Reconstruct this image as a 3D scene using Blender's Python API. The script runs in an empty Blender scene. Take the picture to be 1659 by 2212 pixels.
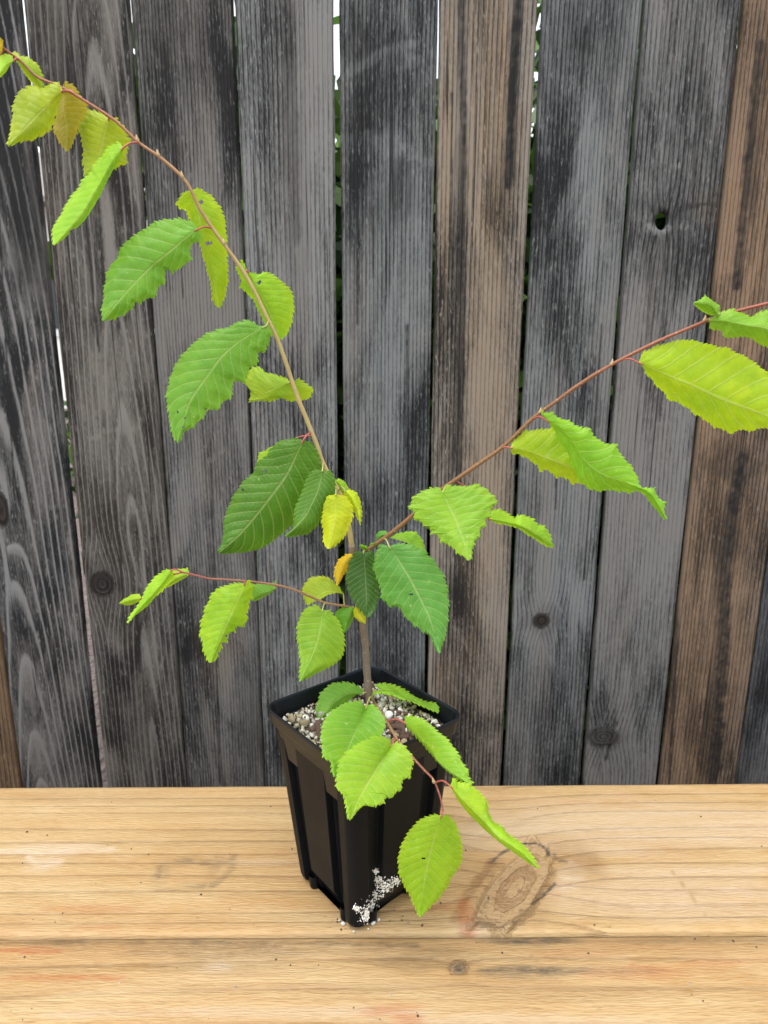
import bpy, bmesh, math, random
import numpy as np
from mathutils import Vector, Matrix
from mathutils.bvhtree import BVHTree

random.seed(7)
RNG = np.random.RandomState(11)
scene = bpy.context.scene
COL = scene.collection
R = math.radians

# ------------------------------------------------------------------ camera
W, HT, F_PX = 1659.0, 2212.0, 1600.0          # working pixel frame
CAM_H, PITCH, ROLL = 0.44, R(15.1), R(-0.28)  # height above the table top
_fwd = np.array([0, math.cos(PITCH), -math.sin(PITCH)])
_up0 = np.array([0, math.sin(PITCH), math.cos(PITCH)])
_rt0 = np.array([1.0, 0, 0])
_rt = _rt0*math.cos(ROLL) + _up0*math.sin(ROLL)
_up = _up0*math.cos(ROLL) - _rt0*math.sin(ROLL)
CAM = np.array([0, 0, CAM_H])
cd = bpy.data.cameras.new('camera')
cd.sensor_fit = 'VERTICAL'; cd.sensor_height = 24.0
cd.lens = F_PX/HT*24.0
cd.clip_start = 0.02; cd.clip_end = 500
cd.dof.use_dof = True; cd.dof.focus_distance = 0.56; cd.dof.aperture_fstop = 11.0
cam = bpy.data.objects.new('camera', cd); COL.objects.link(cam)
cam.matrix_world = Matrix(((_rt[0], _up[0], -_fwd[0], CAM[0]), (_rt[1], _up[1], -_fwd[1], CAM[1]),
                           (_rt[2], _up[2], -_fwd[2], CAM[2]), (0, 0, 0, 1)))
scene.camera = cam

# ------------------------------------------------------------------ light
SUN_EL, SUN_AZ = R(74), R(215)                # azimuth from +Y towards +X: high, behind the camera, a little left
world = bpy.data.worlds.new('World'); scene.world = world; world.use_nodes = True
nt = world.node_tree
sky = nt.nodes.new('ShaderNodeTexSky'); sky.sky_type = 'NISHITA'; sky.sun_disc = False
sky.sun_elevation = SUN_EL; sky.sun_rotation = SUN_AZ
sky.dust_density = 3.0; sky.ozone_density = 1.0
hsv = nt.nodes.new('ShaderNodeHueSaturation'); hsv.inputs['Saturation'].default_value = 0.22
nt.links.new(sky.outputs[0], hsv.inputs['Color'])
bg = nt.nodes['Background']; nt.links.new(hsv.outputs[0], bg.inputs[0]); bg.inputs[1].default_value = 0.15
sd = bpy.data.lights.new('sun', 'SUN'); sd.energy = 0.6; sd.angle = R(60); sd.color = (1, .975, .94)
sun = bpy.data.objects.new('sun', sd); COL.objects.link(sun)
_sd = Vector((math.sin(SUN_AZ)*math.cos(SUN_EL), math.cos(SUN_AZ)*math.cos(SUN_EL), math.sin(SUN_EL)))
sun.rotation_euler = _sd.to_track_quat('Z', 'Y').to_euler(); sun.location = (0, -1, 3)
scene.view_settings.view_transform = 'Standard'; scene.view_settings.look = 'None'
scene.view_settings.gamma = 1; scene.view_settings.exposure = 1.5
scene.render.engine = 'CYCLES'
scene.cycles.max_bounces = 6
scene.cycles.use_denoising = True

GROUND = -0.74

# ------------------------------------------------------------------ pixel helpers
def ray(px, py):
    x, y = px-W/2, py-HT/2
    return _fwd + _rt*(x/F_PX) - _up*(y/F_PX)
def onY(px, py, Y):
    d = ray(px, py); return CAM + d*(Y/d[1])
def onZ(px, py, z):
    d = ray(px, py); return CAM + d*((z-CAM_H)/d[2])
def mpp(P):
    return float(np.dot(np.asarray(P)-CAM, _fwd))/F_PX
CROPS = {0: (0, 0, 1659/2500.), 1: (0, 100, 1659/800.), 2: (300, 800, 1659/800.), 3: (350, 1500, 1659/900.),
         4: (1000, 1500, 1659/900.), 5: (1500, 900, 1659/1000.), 6: (850, 2100, 1659/700.), 7: (850, 2300, 1659/950.)}
def cp(c, pts):
    ox, oy, s = CROPS[c]
    k = 1659/2500.
    return [((ox+x/s)*k, (oy+y/s)*k) for x, y in pts]

# ------------------------------------------------------------------ mesh + object helpers
def link(name, me, mat=None, parent=None, loc=None):
    o = bpy.data.objects.new(name, me); COL.objects.link(o)
    if mat is not None and me is not None: me.materials.append(mat)
    if parent is not None: o.parent = parent
    if loc is not None: o.location = loc
    return o
def empty(name, loc=(0, 0, 0)):
    o = bpy.data.objects.new(name, None); COL.objects.link(o); o.location = loc
    o.empty_display_size = .05
    return o
def tag(o, label=None, cat=None, group=None, kind=None):
    if label: o['label'] = label
    if cat: o['category'] = cat
    if group: o['group'] = group
    if kind: o['kind'] = kind
    return o
def mesh(name, verts, faces, smooth=True):
    me = bpy.data.meshes.new(name)
    me.from_pydata([tuple(map(float, v)) for v in verts], [], [tuple(int(i) for i in f) for f in faces])
    if smooth: me.polygons.foreach_set('use_smooth', [True]*len(me.polygons))
    me.update(); return me
def attr(me, name, vals):
    a = me.attributes.new(name, 'FLOAT', 'POINT')
    a.data.foreach_set('value', np.asarray(vals, dtype=np.float32))
def catmull(P, n):
    P = [np.asarray(p, float) for p in P]
    P = [2*P[0]-P[1]] + P + [2*P[-1]-P[-2]]
    out = []
    for i in range(1, len(P)-2):
        for k in range(n):
            t = k/n
            a, b, c, d = P[i-1], P[i], P[i+1], P[i+2]
            out.append(.5*((2*b)+(-a+c)*t+(2*a-5*b+4*c-d)*t*t+(-a+3*b-3*c+d)*t**3))
    out.append(P[-2]); return np.array(out)
def tube(P, rad, sides=9, wob=0.0, seed=0):
    rs = np.random.RandomState(seed)
    P = np.asarray(P, float); n = len(P); V = []; Fc = []
    T = np.gradient(P, axis=0); T /= np.linalg.norm(T, axis=1)[:, None]
    ref = np.array([.31, -.9, .27])
    for i in range(n):
        a = np.cross(T[i], ref); a /= np.linalg.norm(a); b = np.cross(T[i], a)
        for k in range(sides):
            q = 2*math.pi*k/sides
            r = rad[i]*(1+wob*(rs.rand()-.5))
            V.append(P[i]+r*(a*math.cos(q)+b*math.sin(q)))
    for i in range(n-1):
        for k in range(sides):
            k2 = (k+1) % sides
            Fc.append((i*sides+k, i*sides+k2, (i+1)*sides+k2, (i+1)*sides+k))
    Fc.append(tuple(range(sides))[::-1]); Fc.append(tuple((n-1)*sides+k for k in range(sides)))
    return V, Fc
def box(x0, x1, y0, y1, z0, z1, bev=0.0, name='box'):
    bm = bmesh.new()
    bmesh.ops.create_cube(bm, size=1)
    for v in bm.verts:
        v.co = Vector((x0 if v.co.x < 0 else x1, y0 if v.co.y < 0 else y1, z0 if v.co.z < 0 else z1))
    if bev: bmesh.ops.bevel(bm, geom=bm.edges[:], offset=bev, segments=2, affect='EDGES')
    me = bpy.data.meshes.new(name); bm.to_mesh(me); bm.free(); return me

# value noise
_T = RNG.rand(256, 256)
def vnoise(x, y):
    x = np.asarray(x, float); y = np.asarray(y, float)
    xi = np.floor(x).astype(int); yi = np.floor(y).astype(int)
    fx = x-xi; fy = y-yi; fx = fx*fx*(3-2*fx); fy = fy*fy*(3-2*fy)
    a = _T[xi % 256, yi % 256]; b = _T[(xi+1) % 256, yi % 256]; c = _T[xi % 256, (yi+1) % 256]; d = _T[(xi+1) % 256, (yi+1) % 256]
    return (a*(1-fx)+b*fx)*(1-fy)+(c*(1-fx)+d*fx)*fy
def fbm(x, y, o=3):
    s = 0; a = .5; t = 0
    for i in range(o):
        s = s+a*vnoise(x*2**i+17.3*i, y*2**i+5.1*i); t += a; a *= .5
    return s/t
def sstep(a, b, x):
    t = np.clip((x-a)/(b-a), 0, 1); return t*t*(3-2*t)

# ------------------------------------------------------------------ shader helper
class NB:
    def __init__(s, name):
        s.m = bpy.data.materials.new(name); s.m.use_nodes = True
        s.t = s.m.node_tree; s.bsdf = s.t.nodes['Principled BSDF']; s.out = s.t.nodes['Material Output']
    def n(s, typ, **kw):
        nd = s.t.nodes.new('ShaderNode'+typ)
        for k, v in kw.items(): setattr(nd, k, v)
        return nd
    def put(s, sock, v):
        if hasattr(v, 'is_output') or isinstance(v, bpy.types.NodeSocket): s.t.links.new(v, sock)
        else: sock.default_value = v
    def math(s, op, a, b=None, clamp=False):
        nd = s.n('Math', operation=op, use_clamp=clamp); s.put(nd.inputs[0], a)
        if b is not None: s.put(nd.inputs[1], b)
        return nd.outputs[0]
    def mix(s, f, a, b, mode='MIX'):
        nd = s.n('Mix', data_type='RGBA', blend_type=mode); s.put(nd.inputs[0], f)
        for k, v in ((6, a), (7, b)):
            if isinstance(v, tuple): v = (*v[:3], 1)
            s.put(nd.inputs[k], v)
        return nd.outputs[2]
    def attr(s, name): return s.n('Attribute', attribute_name=name).outputs['Fac']
    def coords(s, scale=(1, 1, 1), loc=(0, 0, 0)):
        tc = s.n('TexCoord'); mp = s.n('Mapping'); s.t.links.new(tc.outputs['Object'], mp.inputs[0])
        mp.inputs['Scale'].default_value = scale; mp.inputs['Location'].default_value = loc
        return mp.outputs[0]
    def noise(s, vec, scale=1, detail=3, rough=.55, dist=0):
        nd = s.n('TexNoise'); s.t.links.new(vec, nd.inputs['Vector'])
        nd.inputs['Scale'].default_value = scale; nd.inputs['Detail'].default_value = detail
        nd.inputs['Roughness'].default_value = rough; nd.inputs['Distortion'].default_value = dist
        return nd.outputs[0]
    def ramp(s, f, stops, interp='LINEAR'):
        nd = s.n('ValToRGB'); s.put(nd.inputs[0], f); cr = nd.color_ramp; cr.interpolation = interp
        while len(cr.elements) < len(stops): cr.elements.new(.5)
        for e, (p, c) in zip(cr.elements, stops):
            e.position = p; e.color = (c, c, c, 1) if isinstance(c, (int, float)) else (*c, 1)
        return nd.outputs[0]
    def bump(s, h, strength, dist):
        nd = s.n('Bump'); nd.inputs['Strength'].default_value = strength; nd.inputs['Distance'].default_value = dist
        s.t.links.new(h, nd.inputs['Height']); s.t.links.new(nd.outputs[0], s.bsdf.inputs['Normal'])
    def base(s, c): s.put(s.bsdf.inputs['Base Color'], (*c, 1) if isinstance(c, tuple) else c)
    def set(s, **kw):
        for k, v in kw.items(): s.put(s.bsdf.inputs[k], v)

def simple(name, c, rough=.6, var=.25, scale=60, spec=.4):
    b = NB(name); n = b.noise(b.coords(), scale, 4)
    b.base(b.mix(n, tuple(x*(1-var) for x in c), tuple(min(1, x*(1+var)) for x in c)))
    b.set(Roughness=rough); b.bsdf.inputs['Specular IOR Level'].default_value = spec
    return b.m

# ------------------------------------------------------------------ weathered picket material
def picket_mat(name, dark, light, seed, line=.5, sharp=.8, brown=(.20, .105, .05), lineinv=False, fib=.42):
    b = NB(name)
    v = (seed*3.1, seed*1.7, seed*2.3)
    fibre = b.noise(b.coords((420, 420, 15), v), 1, 5, .7)
    fine = b.noise(b.coords((800, 800, 110), v), 1, 3, .6)
    mott = b.noise(b.coords((16, 16, 3.2), v), 1, 5, .62, .4)
    blot = b.noise(b.coords((30, 30, 16), v), 1, 4, .6, .8)
    g = b.attr('grain')
    gg = b.math('FRACT', b.math('ADD', g, b.math('MULTIPLY', fibre, .22)))
    if lineinv:   # pale raised late-wood ridges on a dark face
        ln = b.ramp(gg, [(0, .25), (sharp-.18, .32), (sharp, 1.0), (min(.98, sharp+.10), .85), (1, .25)])
    else:         # narrow dark checks between paler bands
        ln = b.ramp(gg, [(0, .0), (.16, .55), (sharp, .8), (1, .0)])
    val = b.math('ADD', b.math('MULTIPLY', ln, line), b.math('MULTIPLY', b.math('SUBTRACT', fibre, .5), fib*3.0))
    val = b.math('ADD', val, b.math('MULTIPLY', b.math('SUBTRACT', mott, .5), 2.0))
    val = b.math('ADD', val, b.math('MULTIPLY', b.math('SUBTRACT', fine, .5), 1.1))
    val = b.math('ADD', val, .5-line*.5)
    big = b.noise(b.coords((9, 9, 2.2), (v[1]+3, v[2], v[0])), 1, 6, .62, 1.0)
    val = b.math('ADD', val, b.math('MULTIPLY', b.math('SUBTRACT', big, .5), 2.6))
    # flecks where the grey skin has lifted
    fl = b.ramp(b.noise(b.coords((330, 330, 60), v), 1, 4, .7), [(.58, 0), (.68, .75)])
    val = b.math('ADD', val, fl)
    val = b.math('ADD', val, b.math('MULTIPLY', b.attr('pale'), .55))
    val = b.math('ADD', b.math('MULTIPLY', b.math('SUBTRACT', val, .5), 1.15), .42)
    c = b.mix(b.math('MULTIPLY', val, 1.0, True), dark, light)
    br = b.math('MULTIPLY', b.attr('brown'), b.math('ADD', .45, b.math('MULTIPLY', blot, 1.0)), True)
    bc = b.mix(b.math('MULTIPLY', val, 1.0, True), tuple(x*.32 for x in brown), tuple(x*1.35 for x in brown))
    c = b.mix(br, c, bc)
    faint = b.ramp(big, [(.48, 0), (.68, .36)])
    c = b.mix(faint, c, b.mix(.5, c, brown))
    dk = b.math('MULTIPLY', b.attr('dark'), b.math('ADD', .5, b.math('MULTIPLY', mott, .9)), True)
    c = b.mix(dk, c, (.013, .013, .013))
    kc = b.ramp(b.math('FRACT', b.math('MULTIPLY', g, 1.0)), [(0, (.008, .007, .006)), (.6, (.035, .028, .024)), (1, (.008, .007, .006))])
    c = b.mix(b.attr('knot'), c, kc)
    ck = b.ramp(b.noise(b.coords((190, 190, 2.6), (seed, 4, 9)), 1, 2, .5), [(.285, 1), (.315, 0)])   # drying checks
    c = b.mix(b.math('MULTIPLY', ck, .85), c, (.012, .011, .011))
    b.base(c); b.set(Roughness=.78); b.bsdf.inputs['Specular IOR Level'].default_value = .22
    h = b.math('ADD', b.math('MULTIPLY', ln, .8), b.math('ADD', b.math('MULTIPLY', fibre, .7), b.math('MULTIPLY', ck, -1.5)))
    b.bump(h, .9, .0016)
    return b.m

def pine_mat(name, seed, early, late, linec=1.0):
    b = NB(name)
    v = (seed*2.1, seed*1.3, seed*.7)
    fibre = b.noise(b.coords((7, 520, 520), v), 1, 4, .6)
    mott = b.noise(b.coords((2.2, 30, 30), v), 1, 5, .65, .6)
    fine = b.noise(b.coords((120, 700, 700), v), 1, 2, .5)
    wash = b.noise(b.coords((3.5, 16, 16), (v[1], v[2], v[0])), 1, 5, .6, .6)
    blush = b.noise(b.coords((3, 24, 24), (v[2]+7, v[0], v[1])), 1, 4, .6, .8)
    g = b.attr('grain')
    gg = b.math('FRACT', b.math('ADD', g, b.math('MULTIPLY', fibre, .12)))
    ln = b.ramp(gg, [(0, 0), (.45, .10), (.80, .34), (.93, 1), (.97, .75), (1, 0)])
    lw = b.math('MULTIPLY', ln, b.math('ADD', .45, b.math('MULTIPLY', wash, 1.0)))
    c = b.mix(b.math('MULTIPLY', lw, linec, True), early, late)
    c = b.mix(b.ramp(mott, [(.44, 0), (.66, .75)]), c, (0.345, 0.195, 0.072))
    c = b.mix(b.ramp(wash, [(.47, 0), (.66, .8)]), c, (0.437, 0.323, 0.168))
    c = b.mix(b.ramp(blush, [(.57, 0), (.75, .4)]), c, (0.36, 0.175, 0.078))
    c = b.mix(b.math('MULTIPLY', b.math('SUBTRACT', fibre, .42), 1.3, True), c, (.22, .12, .046))
    c = b.mix(b.math('MULTIPLY', b.math('SUBTRACT', fine, .45), .9, True), c, (.24, .13, .05))
    pores = b.ramp(b.noise(b.coords((55, 900, 900), v), 1, 2, .5), [(.64, 0), (.74, .6)])
    c = b.mix(pores, c, (.17, .085, .032))
    fz = b.ramp(b.noise(b.coords((90, 420, 420), v), 1, 5, .7), [(.40, 0), (.75, .4)])
    c = b.mix(fz, c, (0.420, 0.311, 0.168))
    sm = b.ramp(b.noise(b.coords((110, 260, 260), v), 1, 6, .75), [(.30, .30), (.50, .85), (.62, 1.0)])
    c = b.mix(b.math('MULTIPLY', b.attr('pale'), sm, True), c, (0.420, 0.328, 0.227))
    c = b.mix(b.math('MULTIPLY', b.attr('brown'), sm, True), c, (.18, .095, .036))
    c = b.mix(b.math('MULTIPLY', b.attr('red'), sm, True), c, (.30, .085, .028))
    kn = b.noise(b.coords((90, 90, 90), v), 1, 6, .7, 1.2)
    kc = b.ramp(b.math('FRACT', b.math('ADD', b.math('MULTIPLY', g, .55), b.math('MULTIPLY', kn, 2.6))),
                [(0, (.15, .085, .04)), (.3, (.25, .155, .072)), (.65, (.33, .225, .115)), (1, (.17, .10, .046))])
    c = b.mix(b.math('MULTIPLY', b.attr('knot'), b.math('ADD', .55, b.math('MULTIPLY', kn, .8)), True), c, kc)
    c = b.mix(b.math('MULTIPLY', b.attr('dark'), sm, True), c, (.062, .050, .036))
    b.base(c); b.set(Roughness=.5); b.bsdf.inputs['Specular IOR Level'].default_value = .32
    h = b.math('ADD', b.math('MULTIPLY', ln, .9), b.math('ADD', fine, b.math('MULTIPLY', b.math('MULTIPLY', b.attr('knot'), kn), 1.5)))
    b.bump(h, .9, .0009)
    return b.m

def spot_field(pts2, spots, chan):
    """sum of soft stains; each spot = (chan, cu, cv, ru, rv, rot, amp)"""
    u, v = pts2
    out = np.zeros_like(u)
    for (c, cu, cv, ru, rv, rot, amp) in spots:
        if c != chan: continue
        du, dv = u-cu, v-cv
        ca, sa = math.cos(rot), math.sin(rot)
        a = (du*ca+dv*sa)/ru; b = (-du*sa+dv*ca)/rv
        d = a*a+b*b
        n = fbm(u/ru*1.3+cu*91, v/rv*1.3+cv*37)-.5
        n3 = fbm(u*75+cu*11, v*26+cv*7, 4)-.5
        n2 = fbm(u*240+cu*13, v*7+cv*5, 3)-.5
        out = np.maximum(out, amp*(1-sstep(.05, 1.3, d+n*1.3+n3*1.6+n2*.9))*np.clip(.75+1.3*n2+.5*n3, 0, 1.2))
    return out

def grain_field(u, v, kind, sp, seed, knots, u0=0.0, d0=.02, ds=0.0, irr=.004, wobk=.18):
    """growth-ring coordinate on a sawn face: u across, v along"""
    n1 = (fbm(v*1.6+seed, u*3+seed*2)-.5)
    n2 = (fbm(v*2.3+seed*3.3, u*6+seed)-.5)
    if kind == 'straight':
        r = u+0.012*n1+0.0022*n2+irr*(fbm(u*46+seed*5, v*.7+seed, 2)-.5)
    else:
        d = d0+ds*v+.040*n1+.012*n2
        uu = u-u0-.018*(fbm(v*1.1+seed*7, v*0)-.5)
        r = np.sqrt(uu*uu+d*d*.55+1e-6)+.0015*n2
    kn = np.zeros_like(u)
    for (ku, kv, ru, rv, rot, deep) in knots:
        du, dv = u-ku, v-kv
        ca, sa = math.cos(rot), math.sin(rot)
        a = (du*ca+dv*sa)/ru; b = (-du*sa+dv*ca)/rv
        wob = wobk*(fbm(a*1.5+seed, b*1.5, 4)-.5)
        d = np.sqrt(a*a+b*b)*(1+wob)
        # the straight rings bend round the knot
        side = np.sign(du+1e-9)
        r = r+side*min(ru, rv)*.8*np.exp(-((du/(ru*2.6))**2+(dv/(rv*2.6))**2))
        k = 1-sstep(.80, 1.05, d)
        r = r*(1-k)+k*(d*ru*.9)
        kn = np.maximum(kn, k*deep)
    return r/sp, kn

def wood_board(name, half, v0, v1, thick, seed, kind, sp, knots, spots, mat, parent, M, du=.0022, dv=.004,
               lip=.0014, hole=None, lines=(), **gk):
    """board in local (u, depth, v); M maps (u, depth, v) -> local object xyz"""
    nu = max(6, int(2*half/du)); nv = int((v1-v0)/dv)
    uu = np.linspace(-half, half, nu); vv = np.linspace(v0, v1, nv)
    U, V = np.meshgrid(uu, vv, indexing='ij')
    G, K = grain_field(U, V, kind, sp, seed, knots, **gk)
    # soft uneven arrises
    e = np.minimum(half-np.abs(U), .006)/.006
    dep = lip*(1-e)**2 + .0006*(fbm(U*30+seed, V*6)-.5)
    Uj = U + np.sign(U)*((np.abs(U) > half-.001)*(.0022*(fbm(V*9+seed*5, V*0+np.sign(U)*3)-.5)))
    dep = dep+K*.0012*(fbm(U*300, V*300)-.3)
    P = np.stack([Uj, dep, V], -1).reshape(-1, 3)
    idx = np.arange(nu*nv).reshape(nu, nv)
    faces = np.stack([idx[:-1, :-1], idx[1:, :-1], idx[1:, 1:], idx[:-1, 1:]], -1).reshape(-1, 4)
    verts = [tuple(p) for p in P]
    extra = []
    if hole:
        hu, hv, hr, hrv = hole
        P2 = P.copy()
        d = np.sqrt(((P[:, 0]-hu)/hr)**2+((P[:, 2]-hv)/hrv)**2)
        ins = d < 1
        keep = ~ins[faces].any(1)
        faces = faces[keep]
        # boundary of the cut: pull it to the hole's edge and run a wall to the back
        from collections import Counter
        cnt = Counter()
        dirn = {}
        near = faces[(np.abs(P[faces].mean(1)[:, 0]-hu) < hr*2) & (np.abs(P[faces].mean(1)[:, 2]-hv) < hrv*2)]
        for f in near:
            for a, b_ in zip(f, np.roll(f, -1)):
                cnt[frozenset((int(a), int(b_)))] += 1; dirn[frozenset((int(a), int(b_)))] = (int(a), int(b_))
        bd = [k for k, c in cnt.items() if c == 1 and all(d[i] < 1.75 for i in k)]
        mp = {}
        for k in bd:
            for i in k:
                if i not in mp:
                    s = 1.0/max(d[i], .01)
                    x, z = hu+(P[i, 0]-hu)*s, hv+(P[i, 2]-hv)*s
                    verts[i] = (x, P[i, 1]+.0004, z)
                    mp[i] = len(verts); verts.append((x+.001, thick, z))
        for k in bd:
            a, b_ = dirn[k]; extra.append((b_, a, mp[a], mp[b_]))
    # perimeter wall and back
    ring = list(idx[:, 0])+list(idx[-1, 1:])+list(idx[-2::-1, -1])+list(idx[0, -2:0:-1])
    b0 = len(verts)
    for i in ring: verts.append((P[i, 0], thick, P[i, 2]))
    m = len(ring)
    for k in range(m):
        k2 = (k+1) % m; extra.append((ring[k2], ring[k], b0+k, b0+k2))
    if not hole: extra.append(tuple(b0+k for k in range(m)))
    Vt = [M(p) for p in verts]
    me = mesh(name, Vt, [tuple(f) for f in faces]+extra, smooth=True)
    n = len(verts)
    src = np.array(verts)
    def full(a):
        o = np.zeros(n); o[:nu*nv] = a.ravel()
        if n > nu*nv:
            o[nu*nv:] = grain_field(src[nu*nv:, 0], src[nu*nv:, 2], kind, sp, seed, [], **gk)[0] if a is G else 0
        return o
    attr(me, 'grain', full(G)); attr(me, 'knot', full(K))
    for ch in ('brown', 'dark', 'pale', 'red'):
        f = spot_field((U, V), spots, ch)
        for (c, pts, wd, amp, ns_) in lines:
            if c != ch: continue
            dmin = np.full(U.shape, 9.0)
            for (a0, a1), (b0_, b1) in zip(pts[:-1], pts[1:]):
                L2 = (b0_-a0)**2+(b1-a1)**2+1e-12
                t = np.clip(((U-a0)*(b0_-a0)+(V-a1)*(b1-a1))/L2, 0, 1)
                dmin = np.minimum(dmin, np.hypot(U-a0-t*(b0_-a0), V-a1-t*(b1-a1)))
            w_ = wd*(1+ns_*2.4*(fbm(U*90+a0*50, V*90, 4)-.5))
            f = np.maximum(f, amp*(1-sstep(.45, 1.0, dmin/np.maximum(w_, 1e-5)))*np.clip(1+ns_*2.0*(fbm(U*140+3, V*140+8, 4)-.55), 0, 1.2))
        attr(me, ch, full(f))
    return link(name, me, mat, parent)

# ------------------------------------------------------------------ ground
def ground_mat():
    b = NB('bark_mulch')
    a = b.noise(b.coords(), 26, 5, .7); c = b.n('TexVoronoi'); b.t.links.new(b.coords(), c.inputs['Vector']); c.inputs['Scale'].default_value = 55
    col = b.mix(a, (.035, .026, .023), (.19, .145, .13))
    col = b.mix(b.math('MULTIPLY', c.outputs['Distance'], .6, True), col, (.27, .22, .205))
    b.base(col); b.set(Roughness=.9); b.bump(b.math('ADD', a, c.outputs['Distance']), 1, .02)
    return b.m
gx = np.concatenate([[-120, -30, -8], np.linspace(-3.5, 3.5, 60), [8, 30, 120]]); gy = np.concatenate([[-120, -30, -6], np.linspace(-2, 9, 90), [14, 40, 120]])
GX, GY = np.meshgrid(gx, gy, indexing='ij')
GZ = GROUND + (.02*(fbm(GX*4+50, GY*4+50)-.5)+.025*(fbm(GX*17+50, GY*17+50)-.5))
gi = np.arange(GX.size).reshape(GX.shape)
gf = np.stack([gi[:-1, :-1], gi[1:, :-1], gi[1:, 1:], gi[:-1, 1:]], -1).reshape(-1, 4)
tag(link('ground', mesh('ground', np.stack([GX, GY, GZ], -1).reshape(-1, 3), gf), ground_mat()), 'pinkish brown bark mulch ground under table and fence', kind='structure')

# ------------------------------------------------------------------ fence
FY = 1.18                                  # front face of the pickets
fence = empty('wood_fence', (0, FY, GROUND))
tag(fence, 'weathered grey picket fence with narrow gaps behind the potted sapling', 'fence')
GREY_D, GREY_L = (.012, .012, .0125), (0.164, 0.167, 0.162)
COOL_D, COOL_L = (.011, .012, .013), (0.152, 0.163, 0.163)
WARM_D, WARM_L = (.014, .0125, .011), (0.164, 0.158, 0.145)
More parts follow.
